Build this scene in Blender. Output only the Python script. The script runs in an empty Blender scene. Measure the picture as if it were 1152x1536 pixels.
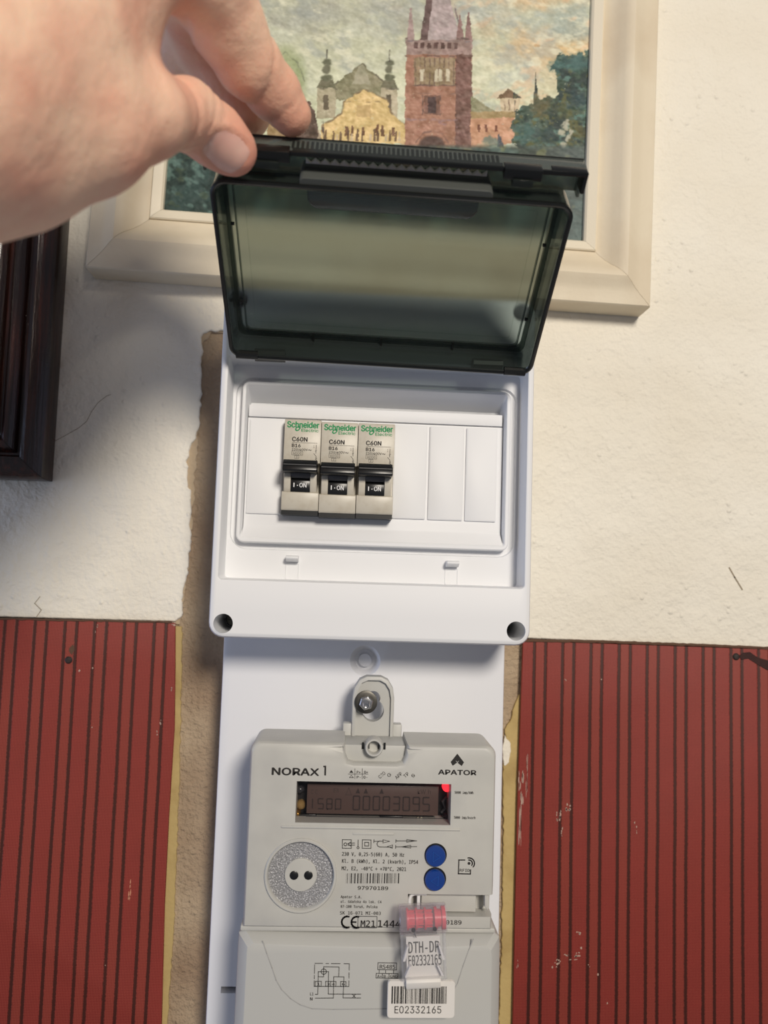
import bpy, bmesh, math, random
import numpy as np
from mathutils import Vector, Matrix, noise as mnoise

SC = bpy.context.scene
COL = SC.collection
S = 0.001                      # everything below is measured in millimetres on the wall: x right, y up, d out of the wall
random.seed(4)

# ------------------------------------------------------------------ camera
F, DC = 1154.0, 428.0          # focal length in pixels of the 1152x1536 frame, camera distance from the wall in mm
yaw, pitch, roll = [math.radians(a) for a in (-2.57, -4.38, 1.86)]
def _rot():
    c, s = math.cos, math.sin
    Ry = np.array([[c(yaw), 0, s(yaw)], [0, 1, 0], [-s(yaw), 0, c(yaw)]])
    Rx = np.array([[1, 0, 0], [0, c(pitch), -s(pitch)], [0, s(pitch), c(pitch)]])
    Rz = np.array([[c(roll), -s(roll), 0], [s(roll), c(roll), 0], [0, 0, 1]])
    return Rz @ Rx @ Ry
M = _rot()
def at(px, py, d):             # surveyed picture point -> millimetres on the plane d in front of the wall
    r = M.T @ np.array([px-576, py-768, F]); t = (DC-d)/r[2]
    return (r[0]*t, -r[1]*t)
cam = bpy.data.cameras.new('camera')
cam.sensor_fit = 'VERTICAL'; cam.sensor_height = 36; cam.lens = F/1536*36
cam.clip_start = 0.01; cam.clip_end = 50
cam.dof.use_dof = True; cam.dof.focus_distance = 0.362; cam.dof.aperture_fstop = 8.5
co = bpy.data.objects.new('camera', cam); COL.objects.link(co)
def _b(v): return Vector((v[0], v[2], -v[1]))
rx, ry, rz = _b(M[0]), -_b(M[1]), -_b(M[2])
co.matrix_world = Matrix(((rx.x, ry.x, rz.x, 0), (rx.y, ry.y, rz.y, -DC*S), (rx.z, ry.z, rz.z, 0), (0, 0, 0, 1)))
SC.camera = co

# ------------------------------------------------------------------ light
vs = SC.view_settings
vs.view_transform = 'Standard'; vs.look = 'None'; vs.gamma = 1; vs.use_curve_mapping = False; vs.exposure = 0.0
wd = bpy.data.worlds.new('room_light'); SC.world = wd; wd.use_nodes = True
wd.node_tree.nodes['Background'].inputs[0].default_value = (0.86, 0.88, 1.0, 1)
wd.node_tree.nodes['Background'].inputs[1].default_value = 0.17
def area(name, loc, target, size, power, col, shape='DISK', sy=None):
    l = bpy.data.lights.new(name, 'AREA'); l.shape = shape; l.size = size
    if sy: l.size_y = sy
    l.energy = power; l.color = col
    o = bpy.data.objects.new(name, l); COL.objects.link(o); o.location = loc
    o.rotation_euler = (Vector(target)-Vector(loc)).to_track_quat('-Z', 'Y').to_euler()
    return o
area('ceiling_lamp', (0.40, -1.52, 0.60), (0, 0, 0), 0.36, 22.5, (1.0, 0.915, 0.80))
area('window_daylight', (-1.4, -0.32, -0.15), (0, -0.05, 0), 0.5, 5.0, (0.55, 0.68, 1.0), 'RECTANGLE', 0.9)

# ------------------------------------------------------------------ helpers
def lin(c):
    out = []
    for v in c[:3]:
        v = v/255.0
        out.append(v/12.92 if v <= 0.04045 else ((v+0.055)/1.055)**2.4)
    return (*out, 1.0)
def mat(name, col, rough=0.5, metal=0.0, var=None, bump=None, bump2=None, spec=0.5, coat=0.0, sss=0.0, attr=None):
    m = bpy.data.materials.new(name); m.use_nodes = True
    nt = m.node_tree; N = nt.nodes; L = nt.links; p = N['Principled BSDF']
    p.inputs['Base Color'].default_value = lin(col); p.inputs['Roughness'].default_value = rough
    p.inputs['Metallic'].default_value = metal; p.inputs['Specular IOR Level'].default_value = spec
    p.inputs['Coat Weight'].default_value = coat; p.inputs['Coat Roughness'].default_value = 0.12
    if sss:
        p.inputs['Subsurface Weight'].default_value = sss
        p.inputs['Subsurface Radius'].default_value = (0.006, 0.0025, 0.0015); p.inputs['Subsurface Scale'].default_value = 1.0
    tc = N.new('ShaderNodeTexCoord')
    src = None
    if attr:
        a = N.new('ShaderNodeAttribute'); a.attribute_name = attr; src = a.outputs['Color']
        L.new(src, p.inputs['Base Color'])
    if var:                       # var = (scale per metre, second colour, low, high[, stretch])
        n = N.new('ShaderNodeTexNoise'); n.inputs['Scale'].default_value = var[0]; n.inputs['Detail'].default_value = 6
        v = tc.outputs['Object']
        if len(var) > 4:
            mp = N.new('ShaderNodeMapping'); mp.inputs['Scale'].default_value = var[4]; L.new(v, mp.inputs[0]); v = mp.outputs[0]
        L.new(v, n.inputs['Vector'])
        mr = N.new('ShaderNodeMapRange'); mr.inputs[1].default_value = var[2]; mr.inputs[2].default_value = var[3]
        L.new(n.outputs[0], mr.inputs[0])
        mx = N.new('ShaderNodeMix'); mx.data_type = 'RGBA'
        L.new(mr.outputs[0], mx.inputs[0])
        mx.inputs[6].default_value = lin(col); mx.inputs[7].default_value = lin(var[1])
        if src: L.new(src, mx.inputs[6])
        L.new(mx.outputs[2], p.inputs['Base Color'])
    last = None
    for b in (bump, bump2):       # (scale, height in mm[, stretch])
        if not b: continue
        n = N.new('ShaderNodeTexNoise'); n.inputs['Scale'].default_value = b[0]; n.inputs['Detail'].default_value = 5
        v = tc.outputs['Object']
        if len(b) > 2:
            mp = N.new('ShaderNodeMapping'); mp.inputs['Scale'].default_value = b[2]; L.new(v, mp.inputs[0]); v = mp.outputs[0]
        L.new(v, n.inputs['Vector'])
        bn = N.new('ShaderNodeBump'); bn.inputs['Distance'].default_value = b[1]*S; bn.inputs['Strength'].default_value = 1.0
        L.new(n.outputs[0], bn.inputs['Height'])
        if last: L.new(last, bn.inputs['Normal'])
        last = bn.outputs[0]
    if last: L.new(last, p.inputs['Normal'])
    return m
def clear_mat(name, tint, gloss_rough=0.08, blur=0.0, blur_rough=0.2, fres=1.45, body=None, body_amt=0.0):
    """see-through plastic: tinted transparency, an optional hazy refraction, a fresnel gloss"""
    m = bpy.data.materials.new(name); m.use_nodes = True
    nt = m.node_tree; N = nt.nodes; L = nt.links
    for n in list(N):
        if n.type != 'OUTPUT_MATERIAL': N.remove(n)
    out = [n for n in N if n.type == 'OUTPUT_MATERIAL'][0]
    t = N.new('ShaderNodeBsdfTransparent'); t.inputs[0].default_value = (*tint, 1); cur = t.outputs[0]
    if blur:
        r = N.new('ShaderNodeBsdfRefraction'); r.inputs['Color'].default_value = (*tint, 1)
        r.inputs['Roughness'].default_value = blur_rough; r.inputs['IOR'].default_value = 1.06
        mx = N.new('ShaderNodeMixShader'); mx.inputs[0].default_value = blur
        L.new(cur, mx.inputs[1]); L.new(r.outputs[0], mx.inputs[2]); cur = mx.outputs[0]
    if body:
        d = N.new('ShaderNodeBsdfDiffuse'); d.inputs[0].default_value = (*body, 1)
        mx = N.new('ShaderNodeMixShader'); mx.inputs[0].default_value = body_amt
        L.new(cur, mx.inputs[1]); L.new(d.outputs[0], mx.inputs[2]); cur = mx.outputs[0]
    g = N.new('ShaderNodeBsdfGlossy'); g.inputs['Roughness'].default_value = gloss_rough
    fr = N.new('ShaderNodeFresnel'); fr.inputs[0].default_value = fres
    ge = N.new('ShaderNodeNewGeometry'); iv = N.new('ShaderNodeMath'); iv.operation = 'SUBTRACT'; iv.inputs[0].default_value = 1; L.new(ge.outputs['Backfacing'], iv.inputs[1])
    mu = N.new('ShaderNodeMath'); mu.operation = 'MULTIPLY'; L.new(fr.outputs[0], mu.inputs[0]); L.new(iv.outputs[0], mu.inputs[1])
    mx = N.new('ShaderNodeMixShader'); L.new(mu.outputs[0], mx.inputs[0])
    L.new(cur, mx.inputs[1]); L.new(g.outputs[0], mx.inputs[2])
    L.new(mx.outputs[0], out.inputs[0])
    return m
def emit_mat(name, col, strength):
    m = bpy.data.materials.new(name); m.use_nodes = True
    p = m.node_tree.nodes['Principled BSDF']
    p.inputs['Base Color'].default_value = lin(col); p.inputs['Emission Color'].default_value = lin(col)
    p.inputs['Emission Strength'].default_value = strength
    return m

ORI = {}
def tag(o, label=None, cat=None, group=None, kind=None):
    if label: o['label'] = label
    if cat: o['category'] = cat
    if group: o['group'] = group
    if kind: o['kind'] = kind
    return o
def thing(name, label, cat, loc, group=None, kind=None):
    o = bpy.data.objects.new(name, None); COL.objects.link(o)
    o.location = (loc[0]*S, -loc[2]*S, loc[1]*S); o.empty_display_size = 0.01
    ORI[o] = loc
    return tag(o, label, cat, group, kind)

def rr(x0, x1, y0, y1, r, n=5):
    pts = []
    for cx, cy, a0 in ((x1-r, y1-r, 0), (x0+r, y1-r, 90), (x0+r, y0+r, 180), (x1-r, y0+r, 270)):
        for i in range(n+1):
            a = math.radians(a0+90*i/n); pts.append((cx+r*math.cos(a), cy+r*math.sin(a)))
    return pts
def circ(cx, cy, r, n=28):
    return [(cx+r*math.cos(2*math.pi*i/n), cy+r*math.sin(2*math.pi*i/n)) for i in range(n)]
def lift(poly, d): return [(x, y, d) for x, y in poly]

class MB:
    def __init__(self, xf=None): self.v = []; self.f = []; self.xf = xf
    def add(self, vs, fs):
        b = len(self.v); self.v += [tuple(p) for p in vs]; self.f += [tuple(b+i for i in f) for f in fs]; return self
    def box(self, x0, x1, y0, y1, d0, d1): return self.prism([(x0, y0), (x1, y0), (x1, y1), (x0, y1)], d0, d1)
    def prism(self, poly, d0, d1): return self.loft([lift(poly, d0), lift(poly, d1)])
    def loft(self, rings, cap0=True, cap1=True):
        n = len(rings[0]); vs = [p for r in rings for p in r]; fs = []
        for k in range(len(rings)-1):
            for i in range(n):
                j = (i+1) % n; fs.append((k*n+i, k*n+j, (k+1)*n+j, (k+1)*n+i))
        if cap0: fs.append(tuple(range(n))[::-1])
        if cap1: fs.append(tuple((len(rings)-1)*n+i for i in range(n)))
        return self.add(vs, fs)
    def ring(self, outer, inner, d0, d1):       # flat ring with the same number of points outside and inside
        return self.loft([lift(outer, d0), lift(outer, d1), lift(inner, d1), lift(inner, d0), lift(outer, d0)], False, False)
    def lathe(self, cx, cy, prof, n=32): return self.loft([lift(circ(cx, cy, max(r, .01), n), d) for r, d in prof])
    def xprism(self, prof, x0, x1): return self.loft([[(x0, y, d) for y, d in prof], [(x1, y, d) for y, d in prof]])
    def yprism(self, prof, y0, y1): return self.loft([[(x, y0, d) for x, d in prof], [(x, y1, d) for x, d in prof]])
    def tube(self, path, r, n=8, closed=False):
        P = [Vector(p) for p in path]; rings = []
        for i, p in enumerate(P):
            a = P[i-1] if (i > 0 or closed) else P[i]; b = P[(i+1) % len(P)] if (i < len(P)-1 or closed) else P[i]
            t = (b-a).normalized(); u = t.cross(Vector((.31, .17, .93)))
            u = u.normalized() if u.length > 1e-4 else t.orthogonal().normalized(); w = t.cross(u)
            rings.append([tuple(p+(u*math.cos(2*math.pi*k/n)+w*math.sin(2*math.pi*k/n))*r) for k in range(n)])
        if closed: rings.append(rings[0]); return self.loft(rings, False, False)
        return self.loft(rings)
    def line(self, pts, w, d0, d1):            # flat printed line of width w through pts, in the wall plane
        for (x0, y0), (x1, y1) in zip(pts, pts[1:]):
            l = math.hypot(x1-x0, y1-y0) or 1e-6; tx, ty = (x1-x0)/l*w/2, (y1-y0)/l*w/2; nx, ny = -ty, tx
            self.prism([(x0-tx-nx, y0-ty-ny), (x1+tx-nx, y1+ty-ny), (x1+tx+nx, y1+ty+ny), (x0-tx+nx, y0-ty+ny)], d0, d1)
        return self
    def build(self, name, m, parent=None, bevel=0.0, seg=2, angle=35, loc=None, flat=False):
        o3 = ORI[parent] if parent else (loc or (0, 0, 0))
        xf = self.xf or (lambda p: p)
        bm = bmesh.new(); V = []
        for p in self.v:
            x, y, d = xf(p); V.append(bm.verts.new(((x-o3[0])*S, -(d-o3[2])*S, (y-o3[1])*S)))
        for f in self.f:
            try: bm.faces.new([V[i] for i in f])
            except ValueError: pass
        bmesh.ops.remove_doubles(bm, verts=bm.verts, dist=1e-7)
        bmesh.ops.recalc_face_normals(bm, faces=bm.faces)
        if bevel:
            es = [e for e in bm.edges if len(e.link_faces) == 2 and e.calc_face_angle(0) > math.radians(40)]
            bmesh.ops.bevel(bm, geom=es, offset=bevel*S, segments=seg, affect='EDGES', clamp_overlap=True, profile=0.5)
        me = bpy.data.meshes.new(name); bm.to_mesh(me); bm.free()
        return link(name, me, m, parent, o3, angle, flat)
def link(name, me, m, parent, o3, angle=35, flat=False):
    me.materials.append(m)
    if not flat:
        me.shade_smooth(); me.set_sharp_from_angle(angle=math.radians(angle))
    o = bpy.data.objects.new(name, me); COL.objects.link(o); ORI[o] = o3
    if parent: o.parent = parent
    else: o.location = (o3[0]*S, -o3[2]*S, o3[1]*S)
    return o
def cut(o, mb):                                  # boolean difference, result stored in the mesh
    c = mb.build('cutter', MAT_TMP, None, loc=(0, 0, 0), flat=True)
    o3 = ORI[o]; c.location = (0, 0, 0)
    par = o.parent; o.parent = None; o.location = (o3[0]*S, -o3[2]*S, o3[1]*S)
    md = o.modifiers.new('b', 'BOOLEAN'); md.operation = 'DIFFERENCE'; md.object = c; md.solver = 'EXACT'
    bpy.context.view_layer.update()
    ev = o.evaluated_get(bpy.context.evaluated_depsgraph_get())
    me = bpy.data.meshes.new_from_object(ev); old = o.data
    o.modifiers.clear(); o.data = me; me.name = old.name; bpy.data.meshes.remove(old)
    me.materials.clear(); me.materials.append(o_mat[o] if o in o_mat else MAT_TMP)
    me.shade_smooth(); me.set_sharp_from_angle(angle=math.radians(35))
    cm = c.data; bpy.data.objects.remove(c); bpy.data.meshes.remove(cm)
    if par: o.parent = par; o.location = (0, 0, 0)
    return o
o_mat = {}
MAT_TMP = bpy.data.materials.new('plain')

_fc = {}
import os
def face(fn):                                    # type faces that ship with Blender; its built-in face if one is missing
    try: return bpy.data.fonts.load(os.path.join(bpy.utils.system_resource('DATAFILES', path='fonts'), fn))
    except Exception: return None
SANS, MONO = face('Inter.woff2'), face('DejaVuSansMono.woff2')
def glyphs(s, bold=0.0, mono=False):                         # outline of a printed word as (verts, faces) with its own bounding box
    k = (s, mono)
    if k in _fc: return _fc[k]
    cu = bpy.data.curves.new('word', 'FONT'); cu.body = s; cu.size = 1
    if (MONO if mono else SANS): cu.font = MONO if mono else SANS
    cu.resolution_u = 2; cu.fill_mode = 'FRONT'
    o = bpy.data.objects.new('word', cu); COL.objects.link(o)
    bpy.context.view_layer.update()
    me = bpy.data.meshes.new_from_object(o.evaluated_get(bpy.context.evaluated_depsgraph_get()))
    vs = [(v.co.x, v.co.y) for v in me.vertices]; fs = [tuple(p.vertices) for p in me.polygons]
    bpy.data.objects.remove(o); bpy.data.curves.remove(cu); bpy.data.meshes.remove(me)
    _fc[k] = (vs, fs); return _fc[k]
def word(mb, s, x0, x1, y0, y1, d, bold=0.0, rot=0.0, mono=False):   # fits the word into the rectangle
    vs, fs = glyphs(s, bold, mono)
    ax, bx = min(v[0] for v in vs), max(v[0] for v in vs); ay, by = min(v[1] for v in vs), max(v[1] for v in vs)
    cx, cy = (x0+x1)/2, (y0+y1)/2; c, n = math.cos(rot), math.sin(rot); out = []
    for x, y in vs:
        X = x0+(x-ax)/(bx-ax)*(x1-x0)-cx; Y = y0+(y-ay)/(by-ay)*(y1-y0)-cy
        out.append((cx+X*c-Y*n, cy+X*n+Y*c, d))
    if bold > 0:
        w_ = bold*(y1-y0)*1.1
        for kx, ky in ((-1, 0), (1, 0), (0, -.7), (0, .7)): mb.add([(x+kx*w_, y+ky*w_, d_-.004) for x, y, d_ in out], fs)
    mb.add(out, fs); return mb

# ------------------------------------------------------------------ materials
PL_WHITE = mat('white_plastic', (228, 229, 231), 0.5, spec=.3, bump=(9000, .004))
PL_BOARD = mat('board_plastic', (226, 227, 231), 0.5, spec=.3, bump=(5000, .006))
PL_GREY = mat('meter_plastic', (190, 189, 183), 0.45, bump=(7000, .02), var=(60, (182, 181, 176), .4, .7))
PL_GREY2 = mat('meter_cover_plastic', (186, 186, 182), 0.45, bump=(7000, .02))
BEIGE = mat('breaker_plastic', (196, 190, 176), 0.4, bump=(5000, .006), var=(300, (186, 178, 162), .45, .75))
BLACK = mat('black_plastic', (22, 23, 24), 0.32)
DARKG = mat('dark_grey_plastic', (70, 70, 72), 0.4)
INK = mat('dark_grey_ink', (48, 46, 45), 0.6, spec=.2)
INKB = mat('black_ink', (35, 34, 34), 0.6, spec=.2)
INKG = mat('green_ink', (30, 140, 85), 0.5, spec=.2)
INKW = mat('white_ink', (225, 225, 225), 0.5, spec=.2)
INKS = mat('soft_grey_ink', (120, 118, 112), 0.6, spec=.2)
STEEL = mat('zinc_steel', (200, 200, 200), 0.22, 1.0, bump=(2500, .02))
STEELD = mat('dark_washer_steel', (95, 93, 88), 0.4, 1.0, bump=(2500, .03))
BLUE = mat('blue_button_plastic', (10, 56, 132), 0.42)
PAPER = mat('white_card', (224, 220, 214), 0.5)

# ------------------------------------------------------------------ setting: wall
def plaster_mat():
    m = bpy.data.materials.new('painted_plaster'); m.use_nodes = True
    N = m.node_tree.nodes; L = m.node_tree.links; p = N['Principled BSDF']; p.inputs['Roughness'].default_value = 0.75
    tc = N.new('ShaderNodeTexCoord')
    def noise(sc, det=5, dist=0, stretch=None):
        n = N.new('ShaderNodeTexNoise'); n.inputs['Scale'].default_value = sc; n.inputs['Detail'].default_value = det; n.inputs['Distortion'].default_value = dist
        if stretch:
            mp = N.new('ShaderNodeMapping'); mp.inputs['Scale'].default_value = stretch; L.new(tc.outputs['Object'], mp.inputs[0]); L.new(mp.outputs[0], n.inputs['Vector'])
        else: L.new(tc.outputs['Object'], n.inputs['Vector'])
        return n
    n1 = noise(14); r = N.new('ShaderNodeValToRGB'); e = r.color_ramp.elements
    e[0].position = .3; e[0].color = lin((229, 222, 206)); e[1].position = .7; e[1].color = lin((236, 231, 218))
    L.new(n1.outputs[0], r.inputs[0])
    # paint specks
    v = N.new('ShaderNodeTexVoronoi'); v.inputs['Scale'].default_value = 95; L.new(tc.outputs['Object'], v.inputs['Vector'])
    sp = N.new('ShaderNodeMapRange'); sp.inputs[1].default_value = .03; sp.inputs[2].default_value = .09; sp.inputs[3].default_value = 1; sp.inputs[4].default_value = 0
    L.new(v.outputs['Distance'], sp.inputs[0])
    L.new(r.outputs[0], p.inputs['Base Color'])
    # bumps: brush, lumps, blisters
    last = None
    def bump(sock, h):
        nonlocal last
        b = N.new('ShaderNodeBump'); b.inputs['Distance'].default_value = h*S; b.inputs['Strength'].default_value = 1
        L.new(sock, b.inputs['Height'])
        if last: L.new(last, b.inputs['Normal'])
        last = b.outputs[0]
    bump(noise(45, 3).outputs[0], 2.2)
    bump(noise(240, 4).outputs[0], 0.9); bump(noise(560, 3).outputs[0], 0.38)
    bump(noise(900, 3, 0, (.25, 1, 1)).outputs[0], 0.14)
    v2 = N.new('ShaderNodeTexVoronoi'); v2.inputs['Scale'].default_value = 170; L.new(tc.outputs['Object'], v2.inputs['Vector'])
    gate = noise(30, 2); gm = N.new('ShaderNodeMapRange'); gm.inputs[1].default_value = .5; gm.inputs[2].default_value = .62; L.new(gate.outputs[0], gm.inputs[0])
    s2 = N.new('ShaderNodeMapRange'); s2.inputs[1].default_value = .05; s2.inputs[2].default_value = .25; s2.inputs[3].default_value = 1; s2.inputs[4].default_value = 0
    L.new(v2.outputs['Distance'], s2.inputs[0])
    mu = N.new('ShaderNodeMath'); mu.operation = 'MULTIPLY'; L.new(gm.outputs[0], mu.inputs[0]); L.new(s2.outputs[0], mu.inputs[1])
    bump(mu.outputs[0], 0.5)
    L.new(last, p.inputs['Normal'])
    return m
PLASTER = plaster_mat()
MORTAR = mat('bare_mortar', (178, 158, 132), 0.9, var=(25, (150, 126, 102), .35, .7), bump=(480, 1.1), bump2=(120, 2.0))
YELLOW = mat('old_yellow_paint', (188, 164, 108), 0.7, var=(40, (164, 138, 86), .5, .72), bump=(300, .35), bump2=(1500, .06))
GROUT = mat('pale_filler', (186, 166, 138), 0.9, bump=(600, .5))

wall = MB().box(-420, 420, -420, 520, -30, -3).build('wall_back', MORTAR)
tag(wall, kind='structure')
def ragged(pts, amp, step, seed):
    out = []
    for (a, b) in zip(pts, pts[1:]):
        l = math.hypot(b[0]-a[0], b[1]-a[1]); n = max(1, int(l/step))
        for i in range(n):
            t = i/n; x, y = a[0]+(b[0]-a[0])*t, a[1]+(b[1]-a[1])*t
            k = 0 if i == 0 and a is pts[0] else 1
            out.append((x+k*amp*mnoise.noise(Vector((x*.35, y*.35, seed))), y+k*amp*mnoise.noise(Vector((x*.35, y*.35, seed+9)))))
    out.append(pts[-1]); return out
edge = ragged([(-93, -31.2), (-90.4, -28.5), (-89.4, -12.1), (-87.1, -1.1), (-87.3, 17.2), (-88.4, 39.3), (-90.6, 50), (-91.2, 57.8), (-88.1, 68.4),
               (-85.6, 75), (-85.2, 84.3), (-86.4, 106.9), (-86.0, 122.1), (-86.4, 129.8), (-80.9, 131.9), (-70, 133)], 1.5, 1.6, 3.3)
plp = [(-400, -31.6)] + edge + [(80, 133), (80, -34.5), (400, -38), (400, 500), (-400, 500)]
MB().prism(plp, -3, 0).build('plaster_coat', PLASTER, wall, bevel=.5, seg=1, flat=True)
# a second, broken-away lip of older filler along the chase
ed2 = ragged([(-90.5, -33), (-88.5, -12), (-87.0, 10), (-87, 38), (-86.5, 52), (-86, 60), (-86, 68), (-86.5, 104), (-86, 124), (-81, 131), (-70, 131.5)], 1.6, 1.4, 7.7)
MB().prism([(-97, -33)]+ed2+[(-70, 136), (-97, 136)], -3.2, -1.6).build('filler_layer', GROUT, wall, bevel=.4, seg=1, flat=True)
# yellow paint left and right of the chase
yl = ragged([(-86.5, -250), (-85.4, -195), (-86.4, -126), (-88.4, -55), (-89.3, -34)], .9, 2, 1.1)
MB().prism(yl+[(-105, -33), (-105, -250)], -3, -1).build('yellow_paint_strip', YELLOW, wall, bevel=.3, seg=1, flat=True)
yr = ragged([(97.5, -66), (94.5, -73), (93.5, -79), (90.0, -85), (89.8, -123), (90.6, -193), (90.0, -250)], 1.0, 2, 5.1)
MB().prism(yr+[(108, -250), (108, -66)], -3, -1).build('yellow_paint_strip', YELLOW, wall, bevel=.3, seg=1, flat=True)
chip = ragged([(90, -88), (93, -92), (93.6, -97), (92.6, -103), (90, -105), (88.8, -96), (90, -88)], .8, 1, 2.2)
MB().prism(chip[:-1], -2, -.6).build('plaster_chip', PLASTER, wall, bevel=.3, seg=1, flat=True)
# long hairline cracks in the paint (thin grooves standing as dark lips)
CRACK = mat('crack_tone', (150, 138, 118), 0.9)  # even tan, darker than the wall paint, for the crack lines
ck = MB()
ck.line([at(*p, 0) for p in ((70, 668), (95, 655), (118, 642), (130, 632), (137, 618), (147, 604), (160, 594), (166, 592))], .25, -.2, .12)
ck.line([at(*p, 0) for p in ((1094, 852), (1102, 866), (1113, 884))], .8, -.2, .14)
ck.line([at(*p, 0) for p in ((60, 895), (52, 905), (62, 915), (55, 925))], .35, -.2, .14)
ck.build('paint_crack', CRACK, wall)

# ------------------------------------------------------------------ red striped wall covering
def red_mat(name, phase, P, g, w):
    m = bpy.data.materials.new(name); m.use_nodes = True
    N = m.node_tree.nodes; L = m.node_tree.links; p = N['Principled BSDF']; p.inputs['Roughness'].default_value = 0.55
    p.inputs['Specular IOR Level'].default_value = .3
    tc = N.new('ShaderNodeTexCoord'); sx = N.new('ShaderNodeSeparateXYZ'); L.new(tc.outputs['Object'], sx.inputs[0])
    def math_(op, a, b=None, c=None):
        n = N.new('ShaderNodeMath'); n.operation = op
        for i, v in enumerate((a, b, c)):
            if v is None: continue
            if isinstance(v, (int, float)): n.inputs[i].default_value = v
            else: L.new(v, n.inputs[i])
        return n.outputs[0]
    nz = N.new('ShaderNodeTexNoise'); nz.inputs['Scale'].default_value = 900; L.new(tc.outputs['Object'], nz.inputs['Vector'])
    nw = N.new('ShaderNodeTexNoise'); nw.inputs['Scale'].default_value = 12; L.new(tc.outputs['Object'], nw.inputs['Vector'])
    x = math_('ADD', math_('MULTIPLY', sx.outputs[0], 1000.0), math_('MULTIPLY', math_('SUBTRACT', nz.outputs[0], .5), .9))
    x = math_('ADD', x, math_('MULTIPLY', math_('SUBTRACT', nw.outputs[0], .5), 1.2))
    t = math_('MODULO', math_('ADD', x, 40*P-phase), P)
    def band(c, hw):
        d = math_('ABSOLUTE', math_('SUBTRACT', t, c))
        mr = N.new('ShaderNodeMapRange'); mr.inputs[1].default_value = hw-.25; mr.inputs[2].default_value = hw+.25; mr.inputs[3].default_value = 1; mr.inputs[4].default_value = 0
        L.new(d, mr.inputs[0]); return mr.outputs[0]
    st = math_('MAXIMUM', band(w/2+.3, w/2), band(g+w/2+.3, w/2))
    narrow = band(g/2+w/2+.3, g/2-w/2)
    # woven grain: two crossed diagonal waves
    def wave(a, b):
        mp = math_('ADD', math_('MULTIPLY', sx.outputs[0], a), math_('MULTIPLY', sx.outputs[2], b)); return math_('SINE', mp)
    weave = math_('MULTIPLY', wave(3900, 3900), wave(3900, -3900))
    wv = math_('MULTIPLY_ADD', weave, .5, .5)
    nb = N.new('ShaderNodeTexNoise'); nb.inputs['Scale'].default_value = 60; nb.inputs['Detail'].default_value = 8; L.new(tc.outputs['Object'], nb.inputs['Vector'])
    def mix(f, a, b):
        mx = N.new('ShaderNodeMix'); mx.data_type = 'RGBA'
        for i, v in ((0, f), (6, a), (7, b)):
            if isinstance(v, tuple): mx.inputs[i].default_value = lin(v)
            elif isinstance(v, float): mx.inputs[i].default_value = v
            else: L.new(v, mx.inputs[i])
        return mx.outputs[2]
    base = mix(nb.outputs[0], (128, 36, 33), (104, 28, 25))
    base = mix(math_('MULTIPLY', narrow, .6), base, (120, 46, 36))
    base = mix(math_('MULTIPLY', math_('POWER', wv, 2.0), .75), base, (176, 88, 72))
    c = mix(math_('MULTIPLY', st, .93), base, (58, 26, 18))
    L.new(c, p.inputs['Base Color'])
    h = math_('SUBTRACT', math_('MULTIPLY', wv, .25), math_('MULTIPLY', st, .5))
    b = N.new('ShaderNodeBump'); b.inputs['Distance'].default_value = .35*S; b.inputs['Strength'].default_value = .8
    L.new(h, b.inputs['Height']); L.new(b.outputs[0], p.inputs['Normal'])
    return m
FRAY = mat('frayed_brown_edge', (92, 66, 50), 0.9, bump=(900, .4))
NAILM = mat('rusty_nail', (40, 30, 26), 0.6, bump=(900, .2))
FLECK = mat('white_paint_fleck', (180, 152, 138), 0.8)
PEACH = mat('bare_backing', (200, 140, 110), 0.8)
def blob(cx, cy, w, h, seed, n=9):
    rnd = random.Random(seed); return [(cx+w/2*math.cos(2*math.pi*i/n)*rnd.uniform(.5, 1.1), cy+h/2*math.sin(2*math.pi*i/n)*rnd.uniform(.7, 1.1)) for i in range(n)]
def red_panel(label, poly, frayed, phase, loc):
    t = thing('wall_covering', label, 'wall covering', loc, kind='thing')
    MB().prism(poly, 0.0, 2.2).build('striped_sheet', red_mat('red_striped_vinyl', phase, 15.9, 6.3, 1.75), t, bevel=.5, flat=False)
    MB().prism(frayed, -.2, 2.6).build('frayed_edge', FRAY, t, bevel=.2, seg=1, flat=True)
    return t
lpoly = [(-400, -250), (-88.3, -250)] + [(-88.6, -239), (-90.2, -180), (-90.4, -136), (-89.9, -87), (-91.2, -55), (-92.4, -31.8), (-400, -32.4)]
red_l = red_panel('red dark-striped vinyl wall covering with curling edge, left of the meter board', lpoly,
                  ragged([(-400, -33.4), (-260, -32.9), (-200, -32.8), (-140, -32.4), (-94, -31.9)], .5, 2, 1)+ragged([(-94, -31.0), (-140, -31.5), (-200, -31.9), (-260, -32.0), (-400, -32.4)], .4, 2, 4), at(205, 931, 2)[0]-6.3-.9-(-175), (-175, -250, 0))
rpoly = [(96.6, -250), (96.8, -174), (97.0, -122), (97.6, -86), (98.4, -36), (300, -37.2), (400, -38.6), (400, -250)]
red_r = red_panel('red dark-striped vinyl wall covering with white scuffs, right of the meter board', rpoly,
                  ragged([(98.2, -36.6), (140, -36.0), (200, -36.4), (300, -37.6), (400, -38.6)], .5, 2, 2)+ragged([(400, -37.6), (300, -36.4), (200, -35.0), (140, -34.6), (98.2, -35.2)], .4, 2, 6), at(800, 1000, 2)[0]-.9-200, (200, -250, 0))
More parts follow.
